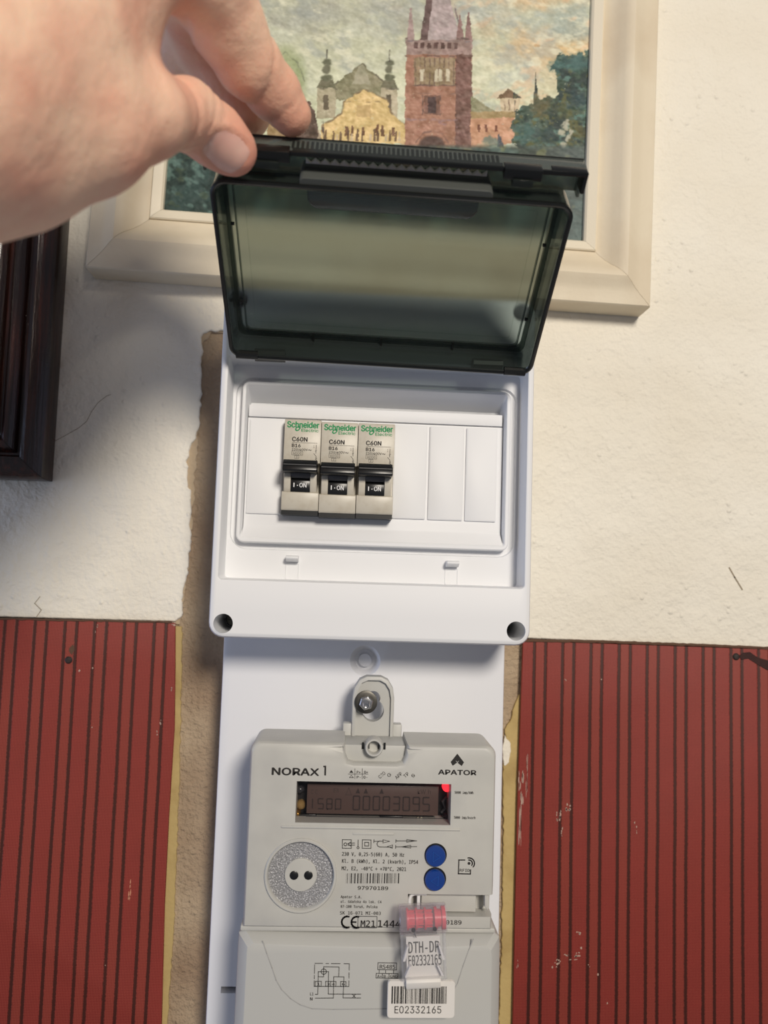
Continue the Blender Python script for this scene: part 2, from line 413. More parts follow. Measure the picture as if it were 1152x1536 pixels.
def flecks(t, lst, m=FLECK):
    for i, (px, py, w, h) in enumerate(lst):
        x, y = at(px, py, 2.3); mb = MB(); rnd = random.Random(i*13+int(px)); n = max(1, min(9, int(w*h*.8)))
        for k in range(n):
            bx_, by_ = (x, y) if n == 1 else (x+rnd.uniform(-.5, .5)*w, y+rnd.uniform(-.5, .5)*h); f_ = 1 if n == 1 else rnd.uniform(.18, .5)
            mb.prism(blob(bx_, by_, max(w*f_, .3), max(h*f_, .3), i*7+k+int(px), 8), 2.1, 2.36)
        mb.build('paint_fleck', m, t, flat=True)['kind'] = 'stuff'
flecks(red_l, [(145, 942, 1.0, 4.2), (257, 1030, .9, 4.5), (139, 1002, .8, 1), (119, 1006, 1.2, 1.5), (240, 1083, 1.4, 3.2), (236, 1100, 1.6, 2.8), (138, 1091, .8, .8), (158, 1448, .6, .6), (262, 935, 3.6, 2.2)])
flecks(red_l, [(194, 1335, 1.5, 10)], PEACH)
flecks(red_r, [(783, 1180, 1.8, 16), (780, 1250, 1.2, 28), (778, 1170, 1.0, 9), (776, 1445, 1.0, 5), (790, 1165, .9, 20),
               (838, 1225, 2.4, 6), (852, 1212, 2.6, 4), (843, 1248, 1.5, 4), (956, 1244, 1.3, 3.6), (952, 1234, .8, 1.2), (868, 1401, 2.8, 2.2),
               (836, 1442, 3.5, 3.2), (848, 1434, 4.6, 1.6), (866, 1432, 3.6, 2.6), (858, 1440, 5.5, 1.0), (832, 1452, 2.6, 1.8), (884, 1450, 1.6, 2.0), (872, 1422, 1.4, 1.4), (902, 1019, .9, .9), (911, 1505, .7, 1.2), (848, 1020, 1.0, 2.6), (897, 1462, .9, 1.6)])
for t, px, py in ((red_l, 103, 990), (red_r, 1104, 985)):
    x, y = at(px, py, 2.2)
    MB().lathe(x, y, [(2.0, 1.5), (2.0, 2.4), (1.3, 3.0), (.2, 3.1)], 14).build('nail_head', NAILM, t)
MB().prism([at(p[0], p[1], 2.2) for p in ((1108, 984), (1114, 979), (1125, 978), (1136, 986), (1150, 990), (1175, 998), (1175, 1012), (1150, 1005), (1136, 997), (1122, 988), (1112, 990))], 1.8, 2.5).build('tear', mat('dark_tear', (52, 24, 20), .8, bump=(900, .3)), red_r, bevel=.2, seg=1)
MB().prism(blob(*at(108, 975, 2.2), 3.2, 5.5, 5), 2.1, 2.34).build('rust_stain', FRAY, red_l, flat=True)

# ------------------------------------------------------------------ framed painting
ANG = math.radians(-1.28); FX, FY = 8.0, 154.5
def frot(p):
    x, y, d = p; c, s = math.cos(ANG), math.sin(ANG); return (FX+(x-FX)*c-(y-FY)*s, FY+(x-FX)*s+(y-FY)*c, d)
CREAM = mat('cream_frame_paint', (220, 208, 184), 0.55, var=(18, (204, 187, 160), .45, .75, (1, 1, 1)), bump=(500, .10), bump2=(2600, .03))
CREAM2 = mat('cream_lip_paint', (226, 216, 194), 0.5, bump=(900, .08))
pic = thing('framed_painting', 'townscape oil painting in a wide cream wooden frame hung above the breaker box', 'painting', (8, 154.5, 0), kind='thing')
X0, X1, Y0, Y1 = -147.0, 163.0, 154.5, 400.0
prof = [(0, .5), (0, 16.6), (.6, 17.6), (3.0, 18.0), (7, 18.6), (10, 19.6), (12.5, 21.2), (15, 22.2), (17.5, 21.8), (20, 20.2), (23, 17.2), (26, 15.0), (29, 13.9), (31.2, 13.5), (31.2, .5)]
lip = [(31.0, 2), (31.0, 14.6), (31.6, 15.2), (36.4, 13.6), (37.4, 12.4), (37.4, 2)]
def rail(name, prof, side, m, parent):
    mb = MB(frot); a, b = [], []
    for t, d in prof:
        if side == 'bottom': a.append((X0+t, Y0+t, d)); b.append((X1-t, Y0+t, d))
        if side == 'top': a.append((X0+t, Y1-t, d)); b.append((X1-t, Y1-t, d))
        if side == 'left': a.append((X0+t, Y0+t, d)); b.append((X0+t, Y1-t, d))
        if side == 'right': a.append((X1-t, Y0+t, d)); b.append((X1-t, Y1-t, d))
    g = .12                                   # hairline gap at the mitres
    n = 24; rings = []
    for k in range(n+1):
        f = k/n; f = g/300+(1-2*g/300)*f
        rings.append([tuple(p[i]+(q[i]-p[i])*f for i in range(3)) for p, q in zip(a, b)])
    mb.loft(rings); return mb.build(name, m, parent, angle=30)
for s in ('bottom', 'left', 'right', 'top'):
    r = rail('frame_rail', prof, s, CREAM, pic)
    rail('inner_lip', lip, s, CREAM2, r)

# the canvas: painted picture held as colours on a fine grid
cx0, cx1, cy0, cy1 = X0+36.5, X1-36.5, Y0+36.5, Y1-36.5
NXg, NYg = 520, 420
gx = np.linspace(cx0, cx1, NXg); gy = np.linspace(cy0, cy1, NYg)
GX, GY = np.meshgrid(gx, gy)
c_, s_ = math.cos(ANG), math.sin(ANG)
WX = FX+(GX-FX)*c_-(GY-FY)*s_; WY = FY+(GX-FX)*s_+(GY-FY)*c_
vx, vy, vz = WX, -WY, np.full_like(WX, DC-9.5)
den = M[2, 0]*vx+M[2, 1]*vy+M[2, 2]*vz
U = 576+F*(M[0, 0]*vx+M[0, 1]*vy+M[0, 2]*vz)/den          # the picture's own drawing coordinates
Vv = 768+F*(M[1, 0]*vx+M[1, 1]*vy+M[1, 2]*vz)/den
rng = np.random.RandomState(7)
def vnoise(sx, sy, seed, oct=3, ang=0.0):
    r = np.random.RandomState(seed); tab = r.rand(64, 64); out = 0; amp = 1; tot = 0
    ca, sa = math.cos(ang), math.sin(ang); a, b = (U*ca+Vv*sa)/sx, (-U*sa+Vv*ca)/sy
    for o in range(oct):
        i, j = np.floor(a).astype(int), np.floor(b).astype(int); f, g = a-i, b-j; f = f*f*(3-2*f); g = g*g*(3-2*g)
        T = lambda ii, jj: tab[ii % 64, jj % 64]
        out = out+amp*((T(i, j)*(1-f)+T(i+1, j)*f)*(1-g)+(T(i, j+1)*(1-f)+T(i+1, j+1)*f)*g); tot += amp; amp *= .55; a, b = a*2.03+11, b*2.03+7
    return out/tot
img = np.zeros(U.shape+(3,))
def cc(*c): return np.array(c, float)
def blend(mask, col):
    global img
    mask = np.clip(mask, 0, 1)[..., None]; img = img*(1-mask)+col*mask
def soft(x, a, b): return np.clip((x-a)/(b-a), 0, 1)
wob = (vnoise(7, 7, 3)-.5)*6.5; wob2 = (vnoise(7, 7, 4)-.5)*6.5
def poly(pts, col, ed=1.0, op=1.0, jit=0.0):
    P, Q = U+wob*ed, Vv+wob2*ed; ins = np.zeros(U.shape, bool); n = len(pts)
    for i in range(n):
        (x0, y0), (x1, y1) = pts[i], pts[(i+1) % n]
        if y0 == y1: continue
        c = ((y0 > Q) != (y1 > Q)) & (P < (x1-x0)*(Q-y0)/(y1-y0)+x0); ins ^= c
    col = np.array(col, float)
    sd = int(abs(pts[0][0])*3+abs(pts[-1][1])*7) % 997
    col = col+(vnoise(6, 3.2, sd, 2, .6)[..., None]-.5)*(22+1.6*jit)+(vnoise(15, 11, sd+1, 2, -.3)[..., None]-.5)*cc(38, 30, 34)
    blend(ins*op*soft(vnoise(4, 3, sd+2, 2), .03, .18), col)
def stroke(pts, w, col, op=1.0, ed=.5):
    P, Q = U+wob*ed, Vv+wob2*ed; best = np.full(U.shape, 1e9)
    for (x0, y0), (x1, y1) in zip(pts, pts[1:]):
        dx, dy = x1-x0, y1-y0; t = np.clip(((P-x0)*dx+(Q-y0)*dy)/(dx*dx+dy*dy+1e-9), 0, 1)
        best = np.minimum(best, np.hypot(P-x0-t*dx, Q-y0-t*dy))
    blend((1-soft(best, w*.35, w*.75))*op*soft(vnoise(7, 7, int(w*10)+int(abs(pts[0][0])) % 89, 2), .30, .62), np.array(col, float)*.8+24)
def ell(cx, cy, rx_, ry_, col, op=1.0, ed=1.0, sf=.25):
    r = np.hypot((U+wob*ed-cx)/rx_, (Vv+wob2*ed-cy)/ry_); blend((1-soft(r, 1-sf, 1+sf))*op, np.array(col, float))
n1, n2, n3 = vnoise(60, 30, 11, 4, .3), vnoise(40, 22, 12, 4, -.3), vnoise(14, 6, 13, 3, .4)
img[:] = (172, 172, 150)
blend(soft(Vv, -60, 190), cc(196, 200, 166))
blend(soft(n1, .5, .75)*(1-soft(Vv, 10, 120))*.8, cc(150, 148, 136))
blend(soft(n2, .5, .7)*.45, cc(186, 190, 172))
blend(soft(U, 690, 780)*soft(n1, .35, .6)*(1-soft(Vv, 95, 150))*.75, cc(206, 176, 132))
blend(soft(n2, .55, .7)*soft(U, 640, 760)*.55, cc(150, 160, 152))
ell(855, 40, 34, 26, (146, 158, 148), .8, 2, .5); ell(700, 18, 60, 16, (152, 160, 156), .6, 2, .6); ell(850, 78, 30, 14, (214, 178, 120), .7, 2, .5)
ell(470, 22, 50, 14, (148, 150, 142), .6, 2, .6); ell(590, 12, 40, 10, (146, 148, 144), .5, 2, .6); ell(548, 128, 60, 20, (208, 210, 178), .8, 2, .5); ell(770, 115, 46, 22, (206, 208, 180), .7, 2, .5)
ell(806, 68, 5, 2.2, (176, 110, 40), .9, .3)
img += ((n3-.5)*34)[..., None]; img += ((vnoise(5, 3, 14, 2, .5)-.5)*20)[..., None]
blend(soft(vnoise(34, 20, 61, 4, .5), .52, .68)*.5*(1-soft(Vv, 130, 190)), cc(150, 156, 150)); blend(soft(vnoise(26, 13, 62, 4, .2), .56, .7)*.6, cc(216, 214, 186)); blend(soft(vnoise(30, 15, 63, 4, -.4), .58, .72)*.45*soft(U, 560, 760), cc(214, 172, 132))
# dome on the left
ell(428, 122, 30, 48, (150, 160, 116), 1, .8); ell(420, 118, 22, 42, (166, 172, 130), .6, .8); stroke([(398, 122), (414, 88), (428, 78), (446, 94), (457, 122)], 2, (110, 116, 84), .8)
poly([(400, 120), (446, 120), (446, 210), (400, 210)], (150, 124, 84), 1, 1, 14)
# church: roof, two towers, facade
poly([(500, 128), (543, 95), (582, 128), (580, 150), (500, 150)], (132, 128, 98), .8, 1, 16)
poly([(538, 99), (546, 96), (556, 126), (528, 126)], (160, 156, 132), .6, .7)
stroke([(500, 128), (543, 95), (582, 128)], 2, (92, 84, 60))
for bx, s in ((490, 1.0), (584, .9)):
    poly([(bx-14*s, 130), (bx+13*s, 130), (bx+14*s, 178), (bx-15*s, 178)], (170, 160, 132), .6, 1, 14)
    poly([(bx-5*s, 142), (bx+3*s, 142), (bx+3*s, 165), (bx-5*s, 165)], (104, 92, 74), .5)
    poly([(bx-15*s, 132), (bx-9*s, 120), (bx+9*s, 120), (bx+15*s, 132)], (104, 102, 78), .5)
    ell(bx, 116, 9*s, 5, (96, 98, 74)); ell(bx, 104, 6*s, 6, (104, 104, 82)); ell(bx, 94, 7*s, 5, (96, 98, 76)); stroke([(bx, 92), (bx+.5, 75)], 1.8, (78, 74, 60))
    stroke([(bx-15*s, 133), (bx+15*s, 133)], 2, (84, 78, 58))
poly([(478, 215), (484, 186), (500, 180), (512, 170), (516, 153), (545, 133), (581, 150), (586, 168), (598, 180), (609, 187), (609, 215)], (206, 178, 118), .8, 1, 20)
stroke([(484, 186), (500, 180), (512, 170), (516, 153), (545, 133), (581, 150), (586, 168), (598, 180), (609, 187)], 2.4, (122, 98, 60), .9)
stroke([(518, 153), (580, 153)], 2, (150, 122, 76), .8)
for px, h in ((520, 6), (528, 8), (545, 5), (566, 9), (574, 8), (590, 5)): poly([(px-2, 196-h), (px+2, 196-h), (px+2.5, 204), (px-2.5, 204)], (110, 78, 52), .6)
poly([(534, 158), (556, 158), (556, 176), (534, 176)], (176, 146, 96), .8, .6)
poly([(446, 158), (462, 150), (474, 172), (482, 215), (446, 215)], (88, 70, 58), 1, 1, 16)
stroke([(470, 185), (484, 182), (486, 210)], 3, (70, 52, 42))
for k in range(16):
    px = 480+k*8+rng.uniform(-3, 3); hh = rng.uniform(5, 13); poly([(px, 206-hh), (px+2.5, 206-hh), (px+3, 212), (px-1, 212)], (84, 62, 46) if k % 3 else (186, 168, 140), .5, .8)
# the bridge tower
poly([(640, 62), (652, -40), (664, -40), (692, 62)], (166, 150, 148), .5, 1, 16); poly([(630, 62), (640, -10), (650, -40), (653, -40), (641, 62)], (96, 76, 72), .4); stroke([(670, -40), (694, 62)], 2, (90, 70, 74), .8)
for bx, y0 in ((616, 12), (690, 22), (703, 18)): poly([(bx-6, 62), (bx-1, y0), (bx+1, y0), (bx+6, 62)], (150, 128, 122) if bx < 650 else (134, 104, 98), .4, 1, 10); stroke([(bx-7, 58), (bx+7, 58)], 3, (92, 68, 60))
poly([(609, 74), (708, 74), (709, 222), (607, 222)], (154, 110, 88), .5, 1, 12)
poly([(684, 74), (708, 74), (709, 222), (682, 222)], (112, 80, 70), .6, 1, 26)
poly([(609, 60), (708, 60), (708, 82), (609, 82)], (148, 124, 116), .6, 1, 12)
for k in range(7): poly([(621+k*10, 64), (627+k*10, 64), (627+k*10, 73), (621+k*10, 73)], (88, 64, 58), .4)
stroke([(608, 84), (708, 84)], 2, (104, 74, 60)); stroke([(608, 61), (708, 62)], 1.6, (92, 84, 88), .7)
poly([(621, 86), (683, 86), (683, 128), (621, 128)], (142, 122, 92), .5, 1, 14)
for k in range(9): stroke([(623+k*7.2, 87), (623+k*7.2, 128)], 1.8, (96, 70, 52), .85)
for px in (633, 655, 661, 672): poly([(px-2.5, 104), (px+2.5, 104), (px+2.5, 122), (px-2.5, 122)], (190, 182, 156), .5, .9)
stroke([(620, 128), (684, 128)], 2.2, (96, 68, 54))
poly([(636, 143), (660, 143), (660, 172), (636, 172)], (118, 84, 70), .5); poly([(642, 146), (654, 146), (654, 170), (642, 170)], (74, 54, 52), .5); stroke([(634, 143), (634, 173)], 1.6, (92, 64, 54)); stroke([(661, 143), (661, 173)], 1.6, (92, 64, 54))
stroke([(610, 179), (684, 181)], 3, (150, 118, 122), .7); stroke([(660, 184), (684, 190)], 4, (150, 112, 120), .6); stroke([(628, 140), (684, 141)], 2, (122, 86, 70), .6)
ell(648, 222, 20, 19, (80, 58, 50), 1, .4, .1); stroke([(624, 214), (634, 200), (648, 196), (662, 200), (673, 214)], 2, (110, 72, 58), .8)
# houses and trees on the right
poly([(706, 145), (716, 150), (742, 166), (742, 178), (706, 178)], (130, 128, 96), .6, 1, 14)
poly([(706, 174), (772, 172), (772, 215), (706, 222)], (186, 138, 106), .6, 1, 12); poly([(706, 168), (776, 166), (776, 176), (706, 178)], (150, 128, 84), .6)
for px in (718, 729, 744): poly([(px-2, 187), (px+2, 187), (px+2, 198), (px-2, 198)], (112, 66, 46), .4)
poly([(750, 146), (780, 146), (778, 168), (752, 168)], (190, 172, 140), .5, 1, 10); poly([(745, 147), (763, 132), (783, 147)], (110, 86, 60), .5)
for px in (757, 764, 772): stroke([(px, 150), (px, 166)], 1.6, (116, 88, 64))
poly([(799, 160), (804, 108), (808, 160)], (108, 98, 72), .3)
nt_ = vnoise(22, 18, 21, 4); nt2 = vnoise(9, 8, 22, 3)
def tree(pts, col): poly(pts, col, 2.6, 1, 26)
tree([(772, 240), (768, 196), (776, 166), (796, 154), (816, 146), (836, 150), (836, 118), (826, 100), (840, 84), (862, 82), (890, 76), (890, 400), (760, 400)], (62, 80, 66))
m_t = (U > 770) & (Vv > 84)
dark = lambda col, lo, hi, nn: blend(soft(nn, lo, hi)*((np.abs(img-cc(62, 80, 66)).sum(-1) < 110) & m_t)*.85, cc(*col))
dark((36, 50, 48), .45, .6, nt_); dark((92, 92, 52), .55, .7, nt2); dark((84, 118, 108), .62, .75, vnoise(12, 9, 25, 3))
for px, py, r, col in ((812, 160, 14, (92, 84, 54)), (845, 165, 16, (78, 82, 48)), (838, 100, 12, (62, 98, 94)), (868, 95, 18, (74, 110, 106)), (790, 200, 16, (56, 92, 88)), (820, 205, 14, (38, 58, 58)), (866, 150, 14, (40, 62, 66)), (870, 200, 14, (86, 80, 40))): ell(px, py, r, r*.8, col, .75, 4, .5)
for px, py in ((847, 190), (851, 205), (846, 216), (856, 198), (842, 200), (852, 184)): ell(px, py, 4, 5, (176, 172, 150), .85, 1.5)
poly([(745, 220), (748, 200), (752, 204), (758, 222)], (66, 72, 78), .8); ell(738, 214, 12, 7, (92, 112, 100), .8, 2); ell(724, 218, 12, 4, (176, 160, 126), .6, 2)
# lower part: river bank, dark water and bushes
low = soft(Vv, 216, 224)
bank = cc(46, 56, 48)+(vnoise(26, 16, 31, 4)[..., None]-.5)*cc(46, 50, 46)+(vnoise(8, 6, 32, 3)[..., None]-.5)*cc(40, 46, 42)
blend(low, bank)
blend(low*soft(vnoise(30, 26, 33, 3), .52, .66)*.6, cc(84, 112, 106)); blend(low*soft(vnoise(18, 14, 34, 3), .6, .72)*.6, cc(122, 124, 74))
blend(low*(1-soft(U, 330, 420))*.62, cc(40, 60, 58)); blend(low*(1-soft(U, 380, 430))*soft(vnoise(16, 13, 35, 3, .7), .55, .7)*.8, cc(92, 120, 112))
blend(low*soft(U, 800, 850)*.5, cc(96, 108, 108))
for px in (610, 660, 700, 610): ell(px, 262, 14, 40, (116, 84, 66), .5, 2, .5)
img += ((vnoise(4.5, 3, 41, 2, .6)-.5)*22)[..., None]
img = img.mean(-1, keepdims=True)*.10+img*.90; img = np.clip(img*1.06+3, 0, 255)/255.0
lincol = np.where(img <= .04045, img/12.92, ((img+.055)/1.055)**2.4)
relief = (vnoise(6, 3.5, 51, 3, .5)-.5)*.22+(vnoise(14, 8, 52, 2, -.4)-.5)*.2
vo = np.stack([(WX-8)*S, -(9.5+relief)*S, (WY-154.5)*S], -1).reshape(-1, 3)
ii, jj = np.meshgrid(np.arange(NXg-1), np.arange(NYg-1)); q = (jj*NXg+ii).ravel()
fq = np.stack([q, q+1, q+NXg+1, q+NXg], -1)
me = bpy.data.meshes.new('canvas'); me.from_pydata(vo.tolist(), [], fq.tolist())
ca = me.color_attributes.new('paint', 'FLOAT_COLOR', 'POINT')
ca.data.foreach_set('color', np.concatenate([lincol.reshape(-1, 3), np.ones((NXg*NYg, 1))], 1).astype(np.float32).ravel())
CANVAS = mat('oil_paint', (255, 255, 255), 0.5, attr='paint', bump=(2500, .05), spec=.25)
link('canvas', me, CANVAS, pic, (8, 154.5, 0), 180)
BACKB = mat('brown_backing_board', (96, 78, 58), .9)
MB(frot).box(X0+30, X1-30, Y0+30, Y1-30, 3, 6).build('backing_board', BACKB, pic)

# ------------------------------------------------------------------ dark wooden frame at the left edge
WOOD = mat('dark_varnished_wood', (30, 13, 9), 0.26, var=(60, (74, 32, 20), .48, .75, (6, 6, .35)), bump=(600, .30, (1, 1, .05)), bump2=(900, .10), spec=.6, coat=.2)
df = thing('dark_frame', 'glossy dark brown moulded wooden frame hanging at the left edge', 'frame', (-230, 43.5, 0), kind='thing')
dpro = [(0, .5), (0, 12), (1.2, 14), (3.4, 16), (5.6, 18.4), (8.4, 19.8), (10.6, 19.2), (11.8, 16.8), (13.0, 16.6), (14.2, 19.2), (16.2, 21.2), (18.6, 21.4), (20.6, 19.6), (21.6, 17.4), (23.2, 17.2), (24.6, 20), (27, 22), (30, 22.4), (33, 20.5), (36, 15.5), (40, 12.5), (46, 11.5), (46, .5)]
DX0, DX1, DY0, DY1 = -420.0, -163.2, 42.8, 330.0
def drail(side):
    a, b = [], []
    for t, d in dpro:
        k = 1.0
        if side == 'bottom': a.append((DX0+t, DY0+t*k, d)); b.append((DX1-t, DY0+t*k, d))
        if side == 'top': a.append((DX0+t, DY1-t, d)); b.append((DX1-t, DY1-t, d))
        if side == 'left': a.append((DX0+t, DY0+t, d)); b.append((DX0+t, DY1-t, d))
        if side == 'right': a.append((DX1-t, DY0+t, d)); b.append((DX1-t, DY1-t, d))
    mb = MB(); rings = []
    for k in range(17):
        f = .0004+.9992*k/16; rings.append([tuple(p[i]+(q[i]-p[i])*f for i in range(3)) for p, q in zip(a, b)])
    return mb.loft(rings).build('frame_rail', WOOD, df, angle=40)
for s in ('right', 'bottom', 'left', 'top'): drail(s)
MB().box(DX0+40, DX1-40, DY0+40, DY1-40, 3, 9).build('picture_panel', mat('dim_picture', (70, 58, 48), .6, var=(20, (100, 86, 66), .4, .7)), df)

# ------------------------------------------------------------------ white meter board
board = thing('meter_board', 'tall white plastic mounting board behind the meter, below the breaker box', 'board', (11, -235, 0), kind='thing')
bx0, bx1 = -62.4, 83.9
o = MB().loft([lift(rr(bx0, bx1, -252, 131, 3), -2.8), lift(rr(bx0, bx1, -252, 131, 3), 23), lift(rr(bx0+.5, bx1-.5, -251.5, 130.5, 3), 24.4), lift(rr(bx0+1.8, bx1-1.8, -250.2, 129.2, 2.5), 25)]).build('board_plate', PL_BOARD, board)
o_mat[o] = PL_BOARD
bcx, bcy = 10.8, -46.6
slot = MB().box(-55.4, -36, -212.0, -208.8, 18, 30)
boss = MB().lathe(bcx, bcy, [(5.2, 20.5), (8.0, 25.2), (8.2, 27)], 40)
cut(o, slot); cut(o, boss)
MB().lathe(bcx, bcy, [(3.4, 20.6), (3.4, 23.0), (3.1, 23.4), (.3, 23.4)], 30).build('knockout_disc', PL_BOARD, board)
MB().box(-56, -35, -212.4, -208.2, 17.6, 18.2).build('slot_back', BLACK, board)

# ------------------------------------------------------------------ breaker box
bbox = thing('breaker_box', 'white plastic distribution box with smoky lid held open, holding three breakers', 'electrical box', (11.8, -32.8, 0), kind='thing')
ox0, ox1, oy0, oy1 = -63.8, 87.5, -33.4, 134.0
def R8(i, d, r=7.0): return lift(rr(ox0+i, ox1-i, oy0+i, oy1-i, max(r-i*.6, 1.2), 5), d)
rec = (-59.8, 83.8, -6.2, 100.0)
def RC(i, d, r): return lift(rr(rec[0]+i, rec[1]-i, rec[2]+i, rec[3]-i, r, 5), d)
def Q(x0, x1, y0, y1, d, r): return lift(rr(x0, x1, y0, y1, r, 5), d)
rings = [R8(1.2, 25.2), R8(1.0, 30), R8(0, 61.5), R8(.25, 63.6), R8(.9, 65.2), R8(2.2, 66),
         RC(-.9, 66, 2.2), RC(-.25, 65.7, 2), RC(0, 65.0, 1.8), RC(.6, 51, 1.6),
         Q(-58.2+.4, 82.0, 8.4, 93.2, 51, 8), Q(-57.5, 81.5, 8.9, 92.6, 49.4, 7.6), Q(-54.6, 78.4, 11.4, 90.8, 49.4, 4),
         Q(-54.3, 78.1, 11.7, 90.5, 54.5, 3.6), Q(-53.8, 77.6, 12.2, 90.0, 55, 3.2), Q(-52.8, 76.4, 13.4, 89.0, 55, 1.6), Q(-52.5, 76.1, 13.8, 88.7, 54.7, 1.4),
         Q(-51.6, 75.0, 22.0, 82.4, 42.0, .6)]
cover = MB().loft(rings, True, True).build('cover', PL_WHITE, bbox, angle=28); o_mat[cover] = PL_WHITE
hx = ((-56.6, -26.6), (80.3, -26.2), (-56.6, 127.4), (80.3, 127.4))
hb = MB()
for x, y in hx: hb.lathe(x, y, [(4.3, 33), (4.5, 70)], 32)
cut(cover, hb)
for x, y in hx:
    sc = MB().lathe(x, y, [(3.4, 32.5), (3.4, 36), (2.9, 37), (.2, 37.2)], 20).build('fixing_screw', STEELD, bbox)
    MB().box(x-2.4, x+2.4, y-.45, y+.45, 37.1, 37.5).box(x-.45, x+.45, y-2.4, y+2.4, 37.1, 37.5).build('screw_cross', BLACK, sc)
# inner mask with a raised upper ledge and blanking panels
LED = [(-51.6, 75.0, 73.6, 79.6)]
MB().box(-51.4, 74.8, 74.0, 79.8, 47.5, 50.2).build('upper_ledge', PL_WHITE, bbox, bevel=.35)
MB().xprism([(14.2, 44), (14.2, 54.2), (19.6, 49.6), (20.6, 49.2), (73.6, 49.2), (73.6, 44)], -51.7, 75.2).build('mask_plate', PL_WHITE, bbox, bevel=.2)
for x0, x1 in ((-50.6, -33.6), (20.9, 37.4), (38.6, 55.9), (57.0, 72.6)):
    MB().loft([Q(x0, x1, 26.0, 72.8, 48.6, .6), Q(x0, x1, 26.0, 72.8, 49.9, .6), Q(x0+.5, x1-.5, 26.5, 72.3, 50.25, .5)]).build('blanking_panel', PL_WHITE, bbox)
for x in (-26.8, 51.0):        # lid catches on the recess floor
    c = MB().xprism([(3.0, 50.8), (3.0, 54.6), (4.6, 57.0), (5.4, 57.0), (6.0, 56.0), (6.0, 50.8)], x-3.0, x+3.0).build('lid_catch', PL_WHITE, bbox, bevel=.25)
    MB().ring(rr(x-3.2, x+3.2, -5.6, 2.4, .5, 2), rr(x-2.9, x+2.9, -5.3, 2.1, .4, 2), 50.8, 51.35).build('catch_outline', PL_WHITE, c)
# hinge knuckles
for x in (-40, 63): MB().xprism([(99.6+3.0*math.cos(a*math.pi/5), 69.4+4.4*math.sin(a*math.pi/5)) for a in range(10)]+[], x-7, x+7).build('hinge_knuckle', mat('smoky_hinge', (24, 28, 26), .4), bbox)

# ---- the smoky lid, modelled in its own frame: x across, u from hinge to free edge, n towards the inside
uy, ud = 0.566, 0.824
def lidf(p):
    x, u, n = p; return (x, 95.3-.018*(x-12)+uy*u-ud*n, 75.2+ud*u+uy*n)
SMOKE_D = clear_mat('smoky_wall_plastic', (.40, .45, .425), .12, body=(.035, .042, .038), body_amt=.35)
SMOKE = clear_mat('smoky_pane_plastic', (.575, .625, .595), .2, .75, .42, body=(.03, .033, .03), body_amt=.06)
SMOKE_M = clear_mat('smoky_flange_plastic', (.62, .66, .63), .14, body=(.15, .17, .157), body_amt=.45)
SMOKE_L = clear_mat('smoky_grip_plastic', (.5, .52, .5), .25, body=(.095, .103, .096), body_amt=.75)
BLK_T = mat('black_lid_edge', (16, 18, 17), .3)
lx0, lx1, UW = -57.4, 82.6, 85.5
def LR(i, n, r): return [(x, y, n) for x, y in rr(lx0+i, lx1-i, 0+i, UW-i, r, 6)]
lid = MB(lidf).loft([LR(.6, -15.2, 5), LR(.2, -14, 5.4), LR(0, -.6, 6), LR(.4, 0, 5.6), LR(1.5, 0, 5), LR(1.9, -.5, 4.6), LR(2.6, -13.2, 4), LR(4.2, -13.2, 4), LR(4.4, -15.2, 4), LR(.6, -15.2, 5)], False, False).build('lid', SMOKE_D, bbox, angle=30)
lid['label'] = 'smoky translucent hinged lid'
MB(lidf).loft([LR(-.25, -1.3, 6.2), LR(-.25, .15, 6.2), LR(.5, .55, 5.6), LR(1.3, .15, 5), LR(1.3, -1.3, 5), LR(-.25, -1.3, 6.2)], False, False).build('rim_edge', BLK_T, lid)
MB(lidf).loft([LR(2.4, -15.0, 3), LR(2.4, -13.6, 3)]).build('window_pane', SMOKE, lid)
st = MB(lidf)
st.loft([LR(6.2, -13.6, 2), LR(6.2, -12.4, 2), LR(6.9, -12.4, 2), LR(6.9, -13.6, 2)], False, False)
st.build('pane_seal_rib', SMOKE_D, lid)
MB(lidf).loft([LR(10.5, -13.6, 1), LR(10.5, -13.35, 1), LR(10.9, -13.35, 1), LR(10.9, -13.6, 1)], False, False).build('pane_step', clear_mat('clear_step', (.9, .92, .9), .1), lid)
for x in (-20, 12, 46): MB(lidf).box(x-.5, x+.5, 2, 6.4, -13.6, -11.9).build('locating_peg', BLK_T, lid)
for u in (22, 60):
    for x in (lx0+4.2, lx1-5.6): MB(lidf).box(x, x+1.4, u-.4, u+.4, -13.6, -12.2).build('locating_peg', BLK_T, lid)
# end flange beyond the rim: floor, end wall, side walls
fl = MB(lidf)
fx0, fx1 = -61.0, 85.6
fl.prism([(fx0, 84), (fx1, 84), (fx1, 96.2), (fx0, 96.2)], -15.2, -13.8)
fl.build('end_flange', SMOKE_M, lid, bevel=.3)
ew = MB(lidf); ew.box(fx0, fx1, 94.9, 96.2, -15.2, -4.6).box(fx0, fx0+1.2, 84, 95, -15, -9).box(fx1-1.2, fx1, 84, 95, -15, -9)
ew.build('end_wall', SMOKE_M, lid, bevel=.25)
MB(lidf).box(fx0, fx1, 94.7, 96.4, -5.0, -3.8).box(fx0, fx1, 95.0, 96.5, -15.4, -14.6).build('wall_edge', BLK_T, lid, bevel=.25)
rb = MB(lidf)
for k in range(44):
    x = -26+k*1.8; rb.box(x-.5, x+.5, 96.0, 96.45, -12.5, -7.0)
for x0, x1 in ((-26, 53),): rb.box(x0, x1, 96.0, 96.5, -7.0, -4.4)
rb = rb.build('stiffening_ribs', mat('rib_plastic', (30, 35, 33), .35), lid); rb['kind'] = 'stuff'
for x0, x1, a in ((-46, -27, -8), (53.5, 68, -8)):
    MB(lidf).box(x0, x1, 92.4, 96.6, a, -2.6).build('latch_bar', BLK_T, lid, bevel=.3)
